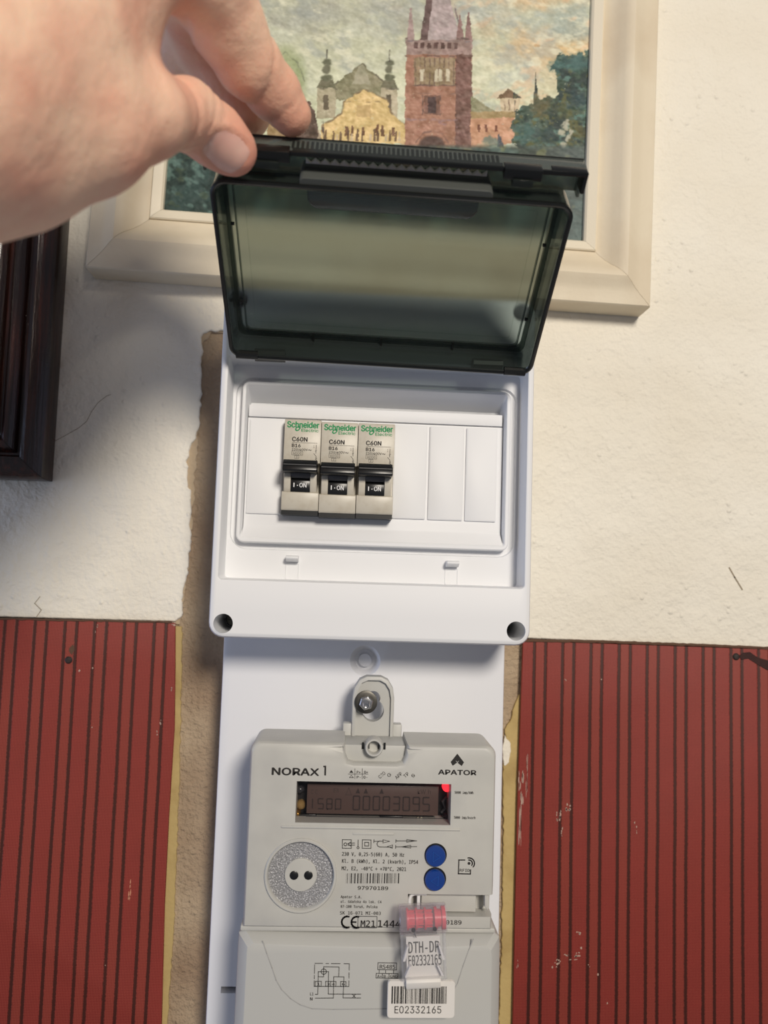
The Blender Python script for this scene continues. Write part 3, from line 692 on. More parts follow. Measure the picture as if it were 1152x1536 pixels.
for x0, x1 in ((-40, -31), (57, 65)): MB(lidf).box(x0, x1, 90.0, 93, -8.0, -1.6).build('latch_tongue', SMOKE_D, lid, bevel=.4)
MB(lidf).box(fx1-14, fx1-.4, 95.2, 96.6, -8, -4).box(fx1-1.4, fx1+.1, 88, 96, -12, -4).build('corner_gusset', BLK_T, lid, bevel=.3)
# finger grip: wall bulging out of the rim, scalloped edge with painted glints, shallow pocket in the pane
gx0, gx1 = -23.6, 50.6
gp = [(x, y) for x, y in rr(gx0, gx1, 84.0, 88.4, 2.1, 6)]
MB(lidf).loft([[(x, u, -14.6) for x, u in gp], [(x, u, -1.4) for x, u in gp], [(x*.995+.07, u-.35, -.8) for x, u in gp]], True, True).build('finger_grip', SMOKE_L, lid)
tt = MB(lidf)
tp = [(gx0+2, 87.6)]; nteeth = 19
for k in range(nteeth*4+1):
    x = gx0+2+(gx1-gx0-4)*k/(nteeth*4); tp.append((x, 89.3+.75*math.cos(k*math.pi/2)))
tp += [(gx1-2, 87.6)]
tt.prism(tp, -13.2, -11.6).build('scalloped_edge', clear_mat('pale_glint_edge', (.8, .8, .78), .15, body=(.8, .76, .74), body_amt=.75), lid)  # pale body colour stands in for glints on the clear teeth
pk = rr(gx0+2, gx1-3, 69.6, 82, 5, 6)
MB(lidf).loft([[(x, u, -13.7) for x, u in pk], [(x*.99+.1, 76+(u-76)*.93, -11.4) for x, u in pk], [(x*.97+.3, 76+(u-76)*.8, -10.9) for x, u in pk]]).build('grip_pocket', SMOKE_M, lid)
for x in (-50, 75): MB(lidf).xprism([(1+2.0*math.cos(a*math.pi/5), -1+2.0*math.sin(a*math.pi/5)) for a in range(10)], x-5, x+5).build('hinge_pin', BLK_T, lid)

# ------------------------------------------------------------------ three circuit breakers
def make_breaker():
    x0, y0 = -32.9, 26.3; x1 = x0+17.7
    t = thing('circuit_breaker', 'beige circuit breaker switched on, leftmost of the three, next to the wide left blank', 'circuit breaker', (x0+8.85, y0, 46), 'circuit breakers in the box', 'thing')
    def P(lx, ly): return (x0+lx, y0+ly)
    MB().xprism([(y0+1.0, 44), (y0+1.0, 57.6), (y0+2.2, 58.4), (y0+9.6, 58.2), (y0+10.2, 57.2), (y0+10.4, 52.0), (y0+24.0, 52.0), (y0+24.2, 57.0), (y0+44.6, 57.0), (y0+45.5, 56.4), (y0+45.8, 55), (y0+45.8, 44)], x0, x1).build('body', BEIGE, t, bevel=.22)
    MB().box(x0+.1, x1-.1, y0-1.1, y0+1.2, 44, 57.2).build('foot_shadow_strip', BLACK, t)  # black strip: foot and the shadow under the body, put into one colour
    for lx in (.9, 13.4): MB().xprism([(y0+10, 51), (y0+10, 57.6), (y0+12, 58.4), (y0+17.0, 59.4), (y0+20, 59), (y0+24.5, 57), (y0+24.5, 51)], x0+lx, x0+lx+3.2).build('cheek', BEIGE, t, bevel=.25)
    tg = MB().xprism([(y0+18.8, 57), (y0+18.8, 65.6), (y0+19.6, 66.4), (y0+22.3, 65.8), (y0+24.9, 62.6), (y0+24.9, 57)], x0+.5, x0+16.8).build('toggle', BLACK, t, bevel=.35)
    MB().box(x0+.9, x0+16.4, y0+22.0, y0+22.35, 65.4, 66.1).build('toggle_ridge', DARKG, tg)
    MB().xprism([(y0+16.6, 51), (y0+16.6, 58.4), (y0+17.6, 59.4), (y0+19.2, 59.8), (y0+19.2, 51)], x0+4.1, x0+13.4).build('toggle_root', DARKG, t, bevel=.2)
    ip = MB().xprism([(y0+10.0, 51), (y0+10.0, 57.8), (y0+15.0, 58.6), (y0+16.0, 58.2), (y0+16.0, 51)], x0+4.1, x0+13.4).build('indicator', BLACK, t, bevel=.15)
    mb = MB(); mb.box(x0+5.5, x0+6.0, y0+12.2, y0+14.3, 58.4, 58.66); word(mb, 'ON', x0+8.4, x0+11.7, y0+12.2, y0+14.3, 58.65, .03); mb.prism(circ(x0+7.4, y0+13.1, .28, 8), 58.4, 58.66)
    mb.build('indicator_text', INKW, ip, flat=True)
    d = 57.06
    mb = MB(); word(mb, 'Schneider', x0+1.3, x0+16.6, y0+41.4, y0+44.4, d, .05); 
    lf = [(5.3, 39.9), (5.0, 40.6), (5.7, 41.7), (6.8, 42.1), (7.6, 41.9), (7.8, 41.2), (7.0, 40.1), (6.0, 39.6)]; li = [(6.35+(a-6.4)*.5, 40.85+(b-40.85)*.5) for a, b in lf]
    mb.ring([P(*p) for p in lf], [P(*p) for p in li], d-.1, d)
    word(mb, 'Electric', x0+8.2, x0+16.4, y0+39.5, y0+41.0, d, .03)
    mb.build('maker_print', INKG, t, flat=True)
    mb = MB(); word(mb, 'C60N', x0+3.9, x0+11.2, y0+34.7, y0+36.8, d, .055); word(mb, 'B16', x0+3.9, x0+8.0, y0+31.8, y0+33.4, d, .05)
    word(mb, '230/400V', x0+3.9, x0+11.6, y0+30.0, y0+31.3, d, .02); word(mb, '~', x0+11.8, x0+13.4, y0+30.3, y0+30.9, d, 0)
    word(mb, '6000', x0+4.6, x0+8.6, y0+28.4, y0+29.4, d, 0); word(mb, '3', x0+6.0, x0+6.7, y0+26.6, y0+27.5, d, 0); word(mb, '23547', x0+3.8, x0+8.4, y0+24.5, y0+25.3, d)
    word(mb, '1', x0+14.3, x0+14.8, y0+31.8, y0+33.0, d); word(mb, '2', x0+14.0, x0+14.6, y0+24.6, y0+25.4, d)
    L_ = lambda pts, w=.14: mb.line([P(*p) for p in pts], w, d-.08, d)
    L_([(3.9, 34.1), (16.1, 34.1)]); L_([(4.0, 28.0), (9.2, 28.0), (9.2, 29.8), (4.0, 29.8), (4.0, 28.0)]); L_([(5.4, 26.3), (7.4, 26.3), (7.4, 27.8), (5.4, 27.8), (5.4, 26.3)])
    L_([(15.6, 33.2), (15.6, 29.2)], .22); L_([(15.2, 30.2), (16.0, 30.6)], .18); L_([(14.6, 29.0), (15.8, 27.6)], .2)
    L_([(15.8, 27.6), (15.6, 27.0), (16.1, 26.8), (15.4, 26.3), (16.1, 25.9), (15.5, 25.5), (16.1, 25.0), (15.8, 24.3)], .2)
    mb.build('rating_print', INK, t, flat=True)
    return t
br = make_breaker()
def dup(o, parent=None):
    c = o.copy(); COL.objects.link(c)
    if parent: c.parent = parent
    for ch in o.children: dup(ch, c)
    return c
for k, (dx, dy, lab) in enumerate(((17.95, -.35, 'beige circuit breaker switched on, middle one squeezed between two alike'), (35.9, -.2, 'beige circuit breaker switched on, rightmost of the three, next to three blank panels'))):
    c = dup(br); c.location = (br.location.x+dx*S, br.location.y, br.location.z+dy*S); c['label'] = lab
br.location.z += .3*S

# ------------------------------------------------------------------ electricity meter
met = thing('electricity_meter', 'light grey electricity meter with dark display and two blue buttons on the white board', 'electricity meter', (15, -215, 25), kind='thing')
ZF = 72.0
def A(px, py, d=ZF): return at(px, py, d)
mx0, mx1, myt, myb = -40.9, 71.2, -78.4, -159.6
notch = [(1.6, myt+.01), (2.2, -84.0), (3.4, -86.4), (6.0, -87.0), (25.5, -87.0), (28.2, -86.4), (29.4, -84.0), (30.2, myt+.01)]
def case_poly(i):
    l, r, t, b = mx0+i, mx1-i, myt-i, myb+i
    arc = lambda cx, cy, a0, rad=4.5: [(cx+rad*math.cos(math.radians(a0-90*k/5)), cy+rad*math.sin(math.radians(a0-90*k/5))) for k in range(6)]
    return [(l, b)]+arc(l+4.5, t-4.5, 180)+[(1.6-i, t), (2.2-i, -84.0-i*.5), (3.4-i, -86.6-i), (6.0, -87.4-i), (25.5, -87.4-i), (28.2+i, -86.6-i), (29.4+i, -84.0-i*.5), (30.2+i, t)]+arc(r-4.5, t-4.5, 90)+[(r, -140), (r-.6, b)]
case = MB().loft([lift(case_poly(0), 44), lift(case_poly(0), 69.0), lift(case_poly(.35), 70.8), lift(case_poly(1.0), 71.7), lift(case_poly(2.0), 72.0)]).build('case', PL_GREY, met, angle=30); o_mat[case] = PL_GREY
# window, optical port, seal recess and grooves are cut into the case
wx0, wx1, wy0, wy1 = A(445, 1176)[0], A(677, 1176)[0], A(560, 1236)[1], A(560, 1174)[1]
cut(case, MB().box(wx0, wx1, wy0, wy1, 58, 80))
pcx, pcy = A(451, 1313)
cut(case, MB().lathe(pcx, pcy, [(14.6, 70.3), (14.8, 80)], 48))
sx0, sy1 = A(612, 1341); sx1 = mx1+5; sy0 = A(612, 1374)[1]
cut(case, MB().box(sx0, sx1, sy0, sy1, 63, 80))
for a, b, c in (((486, 1121), (515, 1121), (515, 1130)), ((638, 1125), (608, 1124), (608, 1133))):
    p = [A(*a), A(*b), A(*c)]
    cut(case, MB().loft([[(p[0][0], p[0][1], 72.2), (p[1][0], p[1][1]+.3, 70.0), (p[2][0], p[2][1], 71.6)], [(p[0][0], p[0][1], 75), (p[1][0], p[1][1]+.3, 75), (p[2][0], p[2][1], 75)]]))
MB().box(mx0+5, mx1-5, -159, -86, 25, 46).build('rear_housing', PL_GREY, met, bevel=1)
# pocket for the seal ring at the top
MB().box(1.0, 30.6, -87.6, -80.2, 46, 66.5).build('top_pocket', PL_GREY2, met, bevel=.3)
rcx, rcy = A(561, 1121, 70)
ringo = MB().loft([lift(circ(rcx, rcy, 4.1, 32), 64), lift(circ(rcx, rcy, 4.1, 32), 70.6), lift(circ(rcx, rcy, 3.8, 32), 71.2), lift(circ(rcx, rcy, 3.1, 32), 71.2), lift(circ(rcx, rcy, 2.8, 32), 70.6), lift(circ(rcx, rcy, 2.8, 32), 66.6), lift(circ(rcx, rcy, .2, 32), 66.6)]).build('seal_ring', PL_GREY, met)
for s in (-1, 1): MB().box(rcx+s*5.0-.5, rcx+s*5.0+.5, rcy-1.6, rcy+1.4, 66.2, 66.8).build('ring_slot', BLACK, ringo); MB().box(rcx+s*2.3-.4, rcx+s*2.3+.4, rcy-1.4, rcy+1.2, 66.5, 66.9).build('ring_slot', DARKG, ringo)
# hanger tab with keyhole
hxc = 14.9
tabp = [(hxc-10.2, -90), (hxc-10.2, -62), (hxc-9.4, -57), (hxc-7.0, -53.2), (hxc-3.5, -51.6), (hxc+3.5, -51.6), (hxc+7.0, -53.2), (hxc+9.4, -57), (hxc+10.2, -62), (hxc+10.2, -90)]
tab = MB().prism(tabp, 40, 47.5).build('hanger_tab', PL_GREY2, met, bevel=.8); o_mat[tab] = PL_GREY2
inn = [(hxc-8.4, -92), (hxc-8.4, -62), (hxc-7.6, -57.8), (hxc-5.8, -54.8), (hxc-2.8, -53.4), (hxc+3.0, -53.4), (hxc+5.8, -54.8), (hxc+7.8, -57.8), (hxc+8.6, -62), (hxc+8.6, -92)]
cut(tab, MB().prism(inn, 45.6, 60))
cut(tab, MB().lathe(hxc, -68.2, [(5.4, 30), (5.4, 60)], 32).add([], []))
cut(tab, MB().lathe(hxc, -62.2, [(3.4, 30), (3.4, 60)], 28))
for s in (-1, 1): MB().box(hxc+s*12.0-2.4, hxc+s*12.0+2.4, -92, -74.6, 40, 46).build('hanger_shoulder', PL_GREY2, tab, bevel=.7)
# display
MB().box(wx0-.2, wx1+.2, wy0-.2, wy1+.2, 57.2, 58.2).build('display_well', mat('black_board', (20, 18, 18), .5), met)
lx0_, lx1_, ly0_, ly1_ = A(461, 1180, 65)[0], A(658, 1180, 65)[0], A(560, 1222, 65)[1], A(560, 1178, 65)[1]
lcdp = MB().box(lx0_, lx1_, ly0_, ly1_, 58, 65.0).build('lcd_panel', mat('lcd_brown', (92, 74, 68), .35), met, bevel=.2)
SEG = {'0': 'abcdef', '1': 'bc', '2': 'abged', '3': 'abgcd', '4': 'fgbc', '5': 'afgcd', '6': 'afgedc', '7': 'abc', '8': 'abcdefg', '9': 'abcdfg'}
def seg_digit(mb, ch, x, y, w, h, t, d):
    s = .18; P = {'a': ((x, y+h), (x+w, y+h)), 'b': ((x+w, y+h), (x+w, y+h/2)), 'c': ((x+w, y+h/2), (x+w, y)), 'd': ((x, y), (x+w, y)), 'e': ((x, y+h/2), (x, y)), 'f': ((x, y+h), (x, y+h/2)), 'g': ((x, y+h/2), (x+w, y+h/2))}
    for k in SEG[ch]:
        (a, b), (c, e) = P[k]; dx, dy = np.sign(c-a)*(t*.62), np.sign(e-b)*(t*.62); mb.line([(a+dx, b+dy), (c-dx, e-dy)], t, d-.1, d)
LSEG = mat('lcd_segment', (56, 45, 42), .5)
mb = MB(); lw = lx1_-lx0_; lh = ly1_-ly0_
for i, ch in enumerate('00003095'): seg_digit(mb, ch, lx0_+lw*(.352+.076*i), ly0_+lh*.16, lw*.048, lh*.46, .62, 65.15)
for i, ch in enumerate('1580'): seg_digit(mb, ch, lx0_+lw*(.02+.066*i) - (lw*.016 if ch == '1' else 0), ly0_+lh*.17, lw*.04, lh*.34, .5, 65.15)
for f in (.162, .222): mb.prism(circ(lx0_+lw*(f-.004), ly0_+lh*.16, .3, 8), 65.05, 65.15)
for f in (.385, .445, .565): x = lx0_+lw*f; mb.prism([(x-1.0, ly0_+lh*.72), (x+1.0, ly0_+lh*.72), (x, ly0_+lh*.9)], 65.05, 65.15)
mb.build('lcd_digits', LSEG, lcdp, flat=True)
mb = MB(); word(mb, 'kW h', lx0_+lw*.84, lx0_+lw*.94, ly0_+lh*.74, ly0_+lh*.9, 65.12); word(mb, 'c c', lx0_+lw*.03, lx0_+lw*.08, ly0_+lh*.66, ly0_+lh*.82, 65.12); word(mb, 'B', lx0_+lw*.2, lx0_+lw*.24, ly0_+lh*.74, ly0_+lh*.88, 65.12)
x = lx0_+lw*.315; mb.line([(x-1.3, ly0_+lh*.66), (x+1.3, ly0_+lh*.66), (x, ly0_+lh*.9), (x-1.3, ly0_+lh*.66)], .25, 65.0, 65.12)
mb.build('lcd_symbol_row', mat('lcd_faint', (78, 63, 58), .5), lcdp, flat=True)['kind'] = 'stuff'
CHROME = mat('grey_bar', (130, 128, 126), .2, .8)
MB().tube([A(459, 1225, 63)+(63,), A(668, 1229, 63)+(63,)], .45, 8).tube([A(446, 1233, 65)+(65,), A(676, 1236, 65)+(65,)], .6, 8).build('light_bar', CHROME, met)
SOLD = mat('solder', (170, 165, 150), .25, .9)
for px in (505, 625):
    MB().box(A(px-16, 0, 62)[0], A(px+16, 0, 62)[0], A(560, 1230, 62)[1], A(560, 1223, 62)[1], 59, 62.5).build('lcd_clip', BLACK, met, bevel=.3)
    s = MB()
    for k in (0, 1):
        for j in (0, 1): s.prism(circ(A(px+2+k*5, 1227+j*3.4, 62.8)[0], A(px+2+k*5, 1227+j*3.4, 62.8)[1], .55, 8), 62.4, 62.9)
    s.build('solder_joint', SOLD, met)
def dome(x, y, r, d0, h, n=20): return [(r*math.cos(a), d0+h*math.sin(a)) for a in [i*math.pi/2/5 for i in range(6)]]
def led(px, py, r, m, name, d=61): x, y = A(px, py, d+3); return MB().lathe(x, y, [(r, 58.5)]+dome(x, y, r, d, 2.4), 20).build(name, m, met)
led(671, 1184, 1.9, emit_mat('red_led_glow', (255, 40, 50), 2.6), 'pulse_led')['label'] = 'glowing red indicator lamp'
led(670, 1226, 1.7, clear_mat('dark_led', (.3, .22, .24), .05, body=(.08, .03, .04), body_amt=.5), 'idle_led')
led(450, 1186, 2.0, clear_mat('clear_sensor', (.4, .4, .42), .05, body=(.1, .1, .11), body_amt=.4), 'light_sensor')
led(446.5, 1222, 1.3, mat('brass_pad', (190, 150, 80), .3, .9), 'brass_pin')
led(451, 1210, 2.2, clear_mat('amber_drop', (.8, .7, .5), .04, body=(.5, .34, .14), body_amt=.5), 'amber_bead', 60)
MB().tube([A(670, 1196, 61)+(61,), A(664, 1202, 61.5)+(61.5,), A(668, 1212, 61)+(61,), A(662, 1219, 61)+(61,)], .7, 8).build('wire_loop', DARKG, met)
GLASS = clear_mat('window_glass', (.93, .92, .92), .04)
MB().box(wx0+.1, wx1-.1, wy0+.1, wy1-.1, 70.6, 71.4).build('display_glass', GLASS, met)
# relief lines of the case front
li = MB()
y_ = A(560, 1243)[1]; xa, xb = A(422, 1240)[0], A(690, 1246)[0]
li.xprism([(y_-.55, 71.9), (y_-.2, 72.5), (y_+.5, 72.6), (y_+.9, 71.9)], xa, xb); li.build('window_ledge', PL_GREY, met, bevel=.2)
MB().box(A(529, 1252)[0], A(591, 1252)[0], A(560, 1252.5)[1], A(560, 1248.5)[1], 71.6, 72.35).build('ledge_tab', PL_GREY, met, bevel=.25)
# optical port
GLIT = mat('glitter_plate', (150, 150, 152), .35, .35, var=(1500, (205, 205, 208), .5, .62), bump=(1400, .35))
port = MB().loft([lift(circ(pcx, pcy, 16.2, 56), 71), lift(circ(pcx, pcy, 16.2, 56), 72.6), lift(circ(pcx, pcy, 15.7, 56), 73.2), lift(circ(pcx, pcy, 15.0, 56), 73.2), lift(circ(pcx, pcy, 14.6, 56), 72.6), lift(circ(pcx, pcy, 14.5, 56), 70.4)], False, False).build('port_ring', PL_GREY, met)
MB().lathe(pcx, pcy, [(14.55, 70.2), (14.55, 70.9), (.3, 70.9)], 56).build('port_plate', GLIT, port)
hub = MB().lathe(pcx, pcy, [(7.2, 70.6), (7.2, 71.7), (6.9, 72.0), (.3, 72.0)], 48).build('port_hub', PL_GREY, port); o_mat[hub] = PL_GREY
for px in (441, 462.5):
    x, y = A(px, 1313); MB().lathe(x, y, [(1.95, 71.9), (1.95, 72.1), (1.7, 72.25), (.2, 72.3)], 24).build('port_lens', BLACK, hub)
# blue buttons with raised triangles
for (px, py, s) in ((653, 1283, 1), (652, 1319, -1)):
    x, y = A(px, py); b = MB().lathe(x, y, [(5.0, 71), (5.0, 71.9), (4.55, 71.9), (4.5, 73.4), (4.2, 73.9), (.3, 74.0)], 40).build('push_button', BLUE, met)
    MB().lathe(x+.1, y+.25, [(5.05, 71.5), (5.05, 72.12), (4.4, 72.12)], 40).build('button_gap', BLACK, b)
    tri = [(x-1.4*s, y+2.3), (x+2.2*s, y), (x-1.4*s, y-2.3)]; ti = [(x+s*.15+(a-x-s*.15)*.82, y+(c-y)*.82) for a, c in tri]
    MB().ring(tri, ti, 73.8, 74.25).build('arrow_mark', mat('blue_ridge', (24, 76, 156), .4), b)
# printing on the case
def pw(mb, s, px0, py, px1, cap, bold=0.0, d=ZF, sl=.021, mono=True):
    bold = max(bold, .026)   # word from px0 to px1 with its baseline at py
    x0, y0 = at(px0, py, d); x1 = at(px1, py+sl*(px1-px0), d)[0]; sc = cap*(DC-d)/F
    vs, _ = glyphs(s, bold, mono); ys = [v[1] for v in vs]; k = sc/.72
    word(mb, s, x0, x1, y0+min(ys)*k, y0+max(ys)*k, d+.06, bold, mono=mono)
mb = MB(); pw(mb, 'NORAX', 408, 1162, 478, 14, .062, mono=False); mb.prism([A(*q_) for q_ in ((486.4, 1163.2), (489, 1163.2), (489.3, 1148.5), (485, 1148.5), (485, 1150.8), (486.6, 1150.8))], ZF-.1, ZF+.06)
mb.build('brand_print', INK, met, flat=True); mb = MB(); pw(mb, 'APATOR', 657.5, 1161.5, 714, 9.5, .07, mono=False); mb.build('maker_print', INK, met, flat=True); mb = MB()
al = [A(686, 1130.5), A(696, 1143.5), A(692.5, 1149), A(685.8, 1143.8), A(679, 1148.6), A(676, 1143)]
mb.prism(al, ZF-.2, ZF+.06)
mb.build('maker_logo', INK, met, flat=True)
V_ = MB().prism([A(686, 1144.5), A(683.2, 1140.6), A(684.6, 1141.6), A(686, 1143.2), A(687.4, 1141.8), A(688.8, 1140.9)], ZF, ZF+.12); V_.build('logo_notch', PL_GREY, met, flat=True)
mb = MB()
pw(mb, '230 V, 0,25-5(60) A, 50 Hz', 513, 1283.5, 606, 7, .0); pw(mb, 'Kl. B (kWh), Kl. 2 (kvarh), IP54', 513, 1294, 627, 7, .0); pw(mb, 'M2, E2, -40°C ÷ +70°C, 2021', 512.5, 1305, 609, 7, .0)
pw(mb, '97970189', 536.5, 1334.5, 582, 7, .01)
pw(mb, 'Apator S.A.', 511, 1347, 542, 5, .012); pw(mb, 'ul. Gdańska 4a lok. C4', 511, 1354, 572, 5, .012); pw(mb, '87-100 Toruń, Polska', 511, 1361.5, 566, 5, .012); pw(mb, 'SK 16-071 MI-003', 510, 1371.5, 571, 6, .005)
pw(mb, 'M21', 541, 1390, 562.5, 12, .01); pw(mb, '144', 567, 1390.5, 592, 13, .0); pw(mb, '4', 593, 1391, 601, 13, .0); pw(mb, '0189', 669, 1386.5, 692, 8, .005)
pw(mb, '5000 imp/kWh', 682, 1190.5, 710, 5, .02); pw(mb, '5000 imp/kvarh', 681, 1228, 713, 5, .02)
def ln(mb, pts, w=.28, d=ZF): mb.line([at(p[0], p[1], d) for p in pts], w, d-.1, d+.06)
def arc(cx, cy, r, a0, a1, n=10): return [(cx+r*math.cos(math.radians(a0+(a1-a0)*i/n)), cy+r*math.sin(math.radians(a0+(a1-a0)*i/n))) for i in range(n+1)]
# barcode
rb_ = random.Random(3); px = 519.0
while px < 599: w = rb_.choice((.8, .8, 1.3, 2.2)); x0, y0 = A(px, 1325); x1, y1 = A(px+w, 1310); mb.box(x0, x1, y0, y1, ZF-.1, ZF+.06); px += w+rb_.choice((.9, .9, 1.5, 2.2))
# CE mark, box, pictograms
ln(mb, arc(521, 1383, 8.4, 75, 285), .75); ln(mb, arc(535.5, 1383.3, 8.4, 75, 285), .75); ln(mb, [(528, 1383), (533.5, 1383.2)], .7)
ln(mb, [(537, 1374.3), (565.5, 1374.8), (565.3, 1391.5), (536.8, 1391), (537, 1374.3)], .25)
ln(mb, [(513.5, 1259.5), (527, 1259.7), (527, 1272.5), (513.5, 1272.3), (513.5, 1259.5)]); ln(mb, arc(518, 1266.5, 2.2, 0, 360, 12)); ln(mb, [(522, 1265), (532, 1264.6)]); ln(mb, [(522, 1268), (532, 1267.6)]); ln(mb, [(526, 1263), (522, 1266), (526, 1269)])
ln(mb, [(537.2, 1260), (537, 1270)], .3); ln(mb, arc(537, 1271.5, 1.6, 0, 360, 10), .25)
ln(mb, [(543.5, 1259.7), (556.5, 1260), (556.3, 1272.6), (543.3, 1272.4), (543.5, 1259.7)]); ln(mb, [(547, 1263.5), (553, 1263.6), (553, 1269), (547, 1268.9), (547, 1263.5)], .3)
ln(mb, [(561, 1259.5), (560.8, 1264)]); ln(mb, [(561, 1262), (575, 1261.8)]); ln(mb, [(574.5, 1259.6), (584.5, 1262), (574.3, 1264.3), (574.5, 1259.6)], .22)
ln(mb, arc(570, 1266, 4.4, 270, 90, 8)+[(588, 1270.8)]); ln(mb, [(588.8, 1267.5), (588.6, 1272.4), (581, 1269.8), (588.8, 1267.5)], .22)
ln(mb, [(594, 1259.5), (593.8, 1263.5)]); ln(mb, [(594, 1261.4), (625, 1261.2)]); ln(mb, [(610, 1259.2), (624, 1261.2), (610, 1263.4), (610, 1259.2)], .22)
ln(mb, [(593.6, 1268), (593.4, 1272.4)]); ln(mb, [(593.6, 1270.2), (625, 1269.9)]); ln(mb, [(616, 1267.8), (602, 1270.2), (616, 1272.2), (616, 1267.8)], .22)
# quadrant symbol and arrow captions over the display
ln(mb, [(522.5, 1161), (552, 1161)], .2); ln(mb, [(532.3, 1153), (532.2, 1168)], .2); ln(mb, [(543.4, 1153), (543.2, 1168.4)], .2)
mb.prism([A(524, 1159), A(530, 1159.2), A(527, 1155)], ZF-.1, ZF+.06); ln(mb, [(524.2, 1166.4), (530, 1166.5), (527, 1163), (524.2, 1166.4)], .2)
for px, py, s in ((535, 1160, 'P+'), (546, 1160, 'Q+'), (535, 1167.5, 'P-'), (545, 1167.5, 'Q-')): pw(mb, s, px, py, px+6, 5, .0)
for px, py, s, w in ((567, 1165, 'CZO', 11), (581, 1165, 'G', 5), (592, 1166, 'APP', 11), (605, 1165, 'TP', 8), (617, 1166, '§', 5)):
    x0, y0 = A(px, py); k = 361/1154*1.0; word(mb, s, x0, x0+w*.31, y0, y0+1.55, ZF+.06, .015, .75)
# RFID mark
ln(mb, [(697, 1290), (688.3, 1290), (687.6, 1310.5), (705.5, 1311), (705.8, 1305)], .5); pw(mb, 'RFID', 689.5, 1307.5, 704.5, 5.5, .02); ln(mb, arc(703.5, 1295, 5.0, -95, 35), .5); ln(mb, arc(703.5, 1295, 8.2, -100, 40), .5); mb.prism(circ(*A(703.5, 1295), .65, 12), ZF-.1, ZF+.06)
mb.build('case_print', INK, met, flat=True)
# seal recess: door strip, bracket and tongue
MB().box(A(632, 1345, 68)[0], A(714, 1345, 68)[0], sy0+.5, sy1-1.2, 60, 68.6).build('seal_door', PL_GREY, met, bevel=.5)
br_ = [A(614, 1356, 69)+(69,), A(614.5, 1348, 69)+(69,), A(617, 1342.5, 69)+(69,), A(622, 1340.5, 69)+(69,), A(640, 1340.5, 69)+(69,)]
MB().tube(br_, .8, 8).build('seal_bracket', PL_WHITE, met)
MB().box(A(625.5, 1340, 68)[0], A(630.5, 1340, 68)[0], sy0, sy1-2, 60, 68.4).build('seal_post', PL_WHITE, met, bevel=.3)
ex = A(730, 1345, 71)[0]
MB().prism([A(727, 1334, 71), A(733.5, 1333, 71), A(734, 1360, 71), A(732, 1367, 71), A(727, 1360, 71)], 62, 71).build('end_tongue', PL_GREY, met, bevel=.4)
# lower flange and terminal cover
MB().loft([lift([(mx0-1.0, -161.6), (mx0-1.0, -159.2), (mx1+1.0, -159.2), (mx1+1.4, -161.4)], 40), lift([(mx0-1.0, -161.6), (mx0-1.0, -159.2), (mx1+1.0, -159.2), (mx1+1.4, -161.4)], 70.4)]).build('flange', PL_GREY, met, bevel=.6)
def cov(i, d):
    top = [(-42.8+i, -166.6-i*.5), (-42.6+i, -163.0-i*.75)] + [(-42+116.5*t+i*(1-2*t), -161.4-i*.75-1.2*math.sin(math.pi*t)) for t in (.02, .15, .3, .5, .7, .85, .98)] + [(74.6-i, -163.4-i*.75), (75.0-i, -167-i*.5)]
    return [(x, y, d) for x, y in [(-43.2+i, -250)]+top+[(75.4-i, -250)]]
tc_ = MB().loft([cov(0, 26), cov(0, 68.4), cov(.5, 69.6), cov(4.2, 73.8), cov(4.7, 74.25), cov(5.4, 74.4)]).build('terminal_cover', PL_GREY2, met, angle=24); tc_['label'] = 'plain lower cover with wiring diagram'
Z2 = 74.4
# curved relief line on the cover
cv = [(394, 1412), (400, 1430), (408, 1452), (414, 1470), (422, 1484), (436, 1498), (450, 1507), (468, 1513), (500, 1514), (580, 1513), (640, 1511), (660, 1506), (680, 1486), (686, 1475), (694, 1450), (703, 1425), (710, 1409)]
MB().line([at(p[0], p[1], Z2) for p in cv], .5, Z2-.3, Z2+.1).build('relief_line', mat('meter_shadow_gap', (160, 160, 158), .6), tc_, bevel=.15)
mb = MB()
def l2(pts, w=.26): mb.line([at(p[0], p[1], Z2) for p in pts], w, Z2-.1, Z2+.08)
for seg in ([(472.5, 1445), (484, 1445)], [(489, 1445.2), (493, 1445.2)], [(497, 1445.3), (510, 1445.4)], [(516, 1445.5), (524, 1445.6)], [(472, 1447), (471.6, 1460)], [(471.5, 1463), (471.4, 1468)], [(471.3, 1471), (471.2, 1479.5)], [(524, 1446), (523.7, 1455)], [(523.5, 1459), (523.4, 1467)], [(523.3, 1471), (523.2, 1479.5)], [(471.2, 1479.5), (523.2, 1479.7)],
            [(477, 1479), (477.4, 1457.5), (492.8, 1457.5), (492.4, 1491), (541, 1491.2)], [(485.4, 1465), (485.6, 1450), (508.6, 1450.5), (508, 1465)], [(477.2, 1465), (485, 1465.2)], [(500, 1497), (500.6, 1465), (516, 1465.3), (514.6, 1496.8), (541, 1497)], [(477, 1479), (476.6, 1491.5), (473, 1491.5)], [(473, 1497.2), (500, 1497)],
            arc(485.6, 1457.4, 4, 0, 360, 14), [(473, 1472), (482, 1472), (481.8, 1479.5), (473, 1479.4), (473, 1472)], [(488.5, 1472), (496, 1472.1), (495.8, 1479.6), (488.4, 1479.5), (488.5, 1472)], [(496.5, 1472.1), (504, 1472.2), (503.8, 1479.6), (496.4, 1479.6)], [(511, 1472.2), (519, 1472.3), (518.8, 1479.7), (510.8, 1479.6), (511, 1472.2)], [(529, 1491.5), (533, 1496.5)], [(533, 1491.5), (529, 1496.5)]): l2(seg)
for px, s in ((475.6, '1'), (490.3, '3'), (498, '4'), (513, '6')): pw(mb, s, px, 1478.2, px+4, 5, 0, Z2)
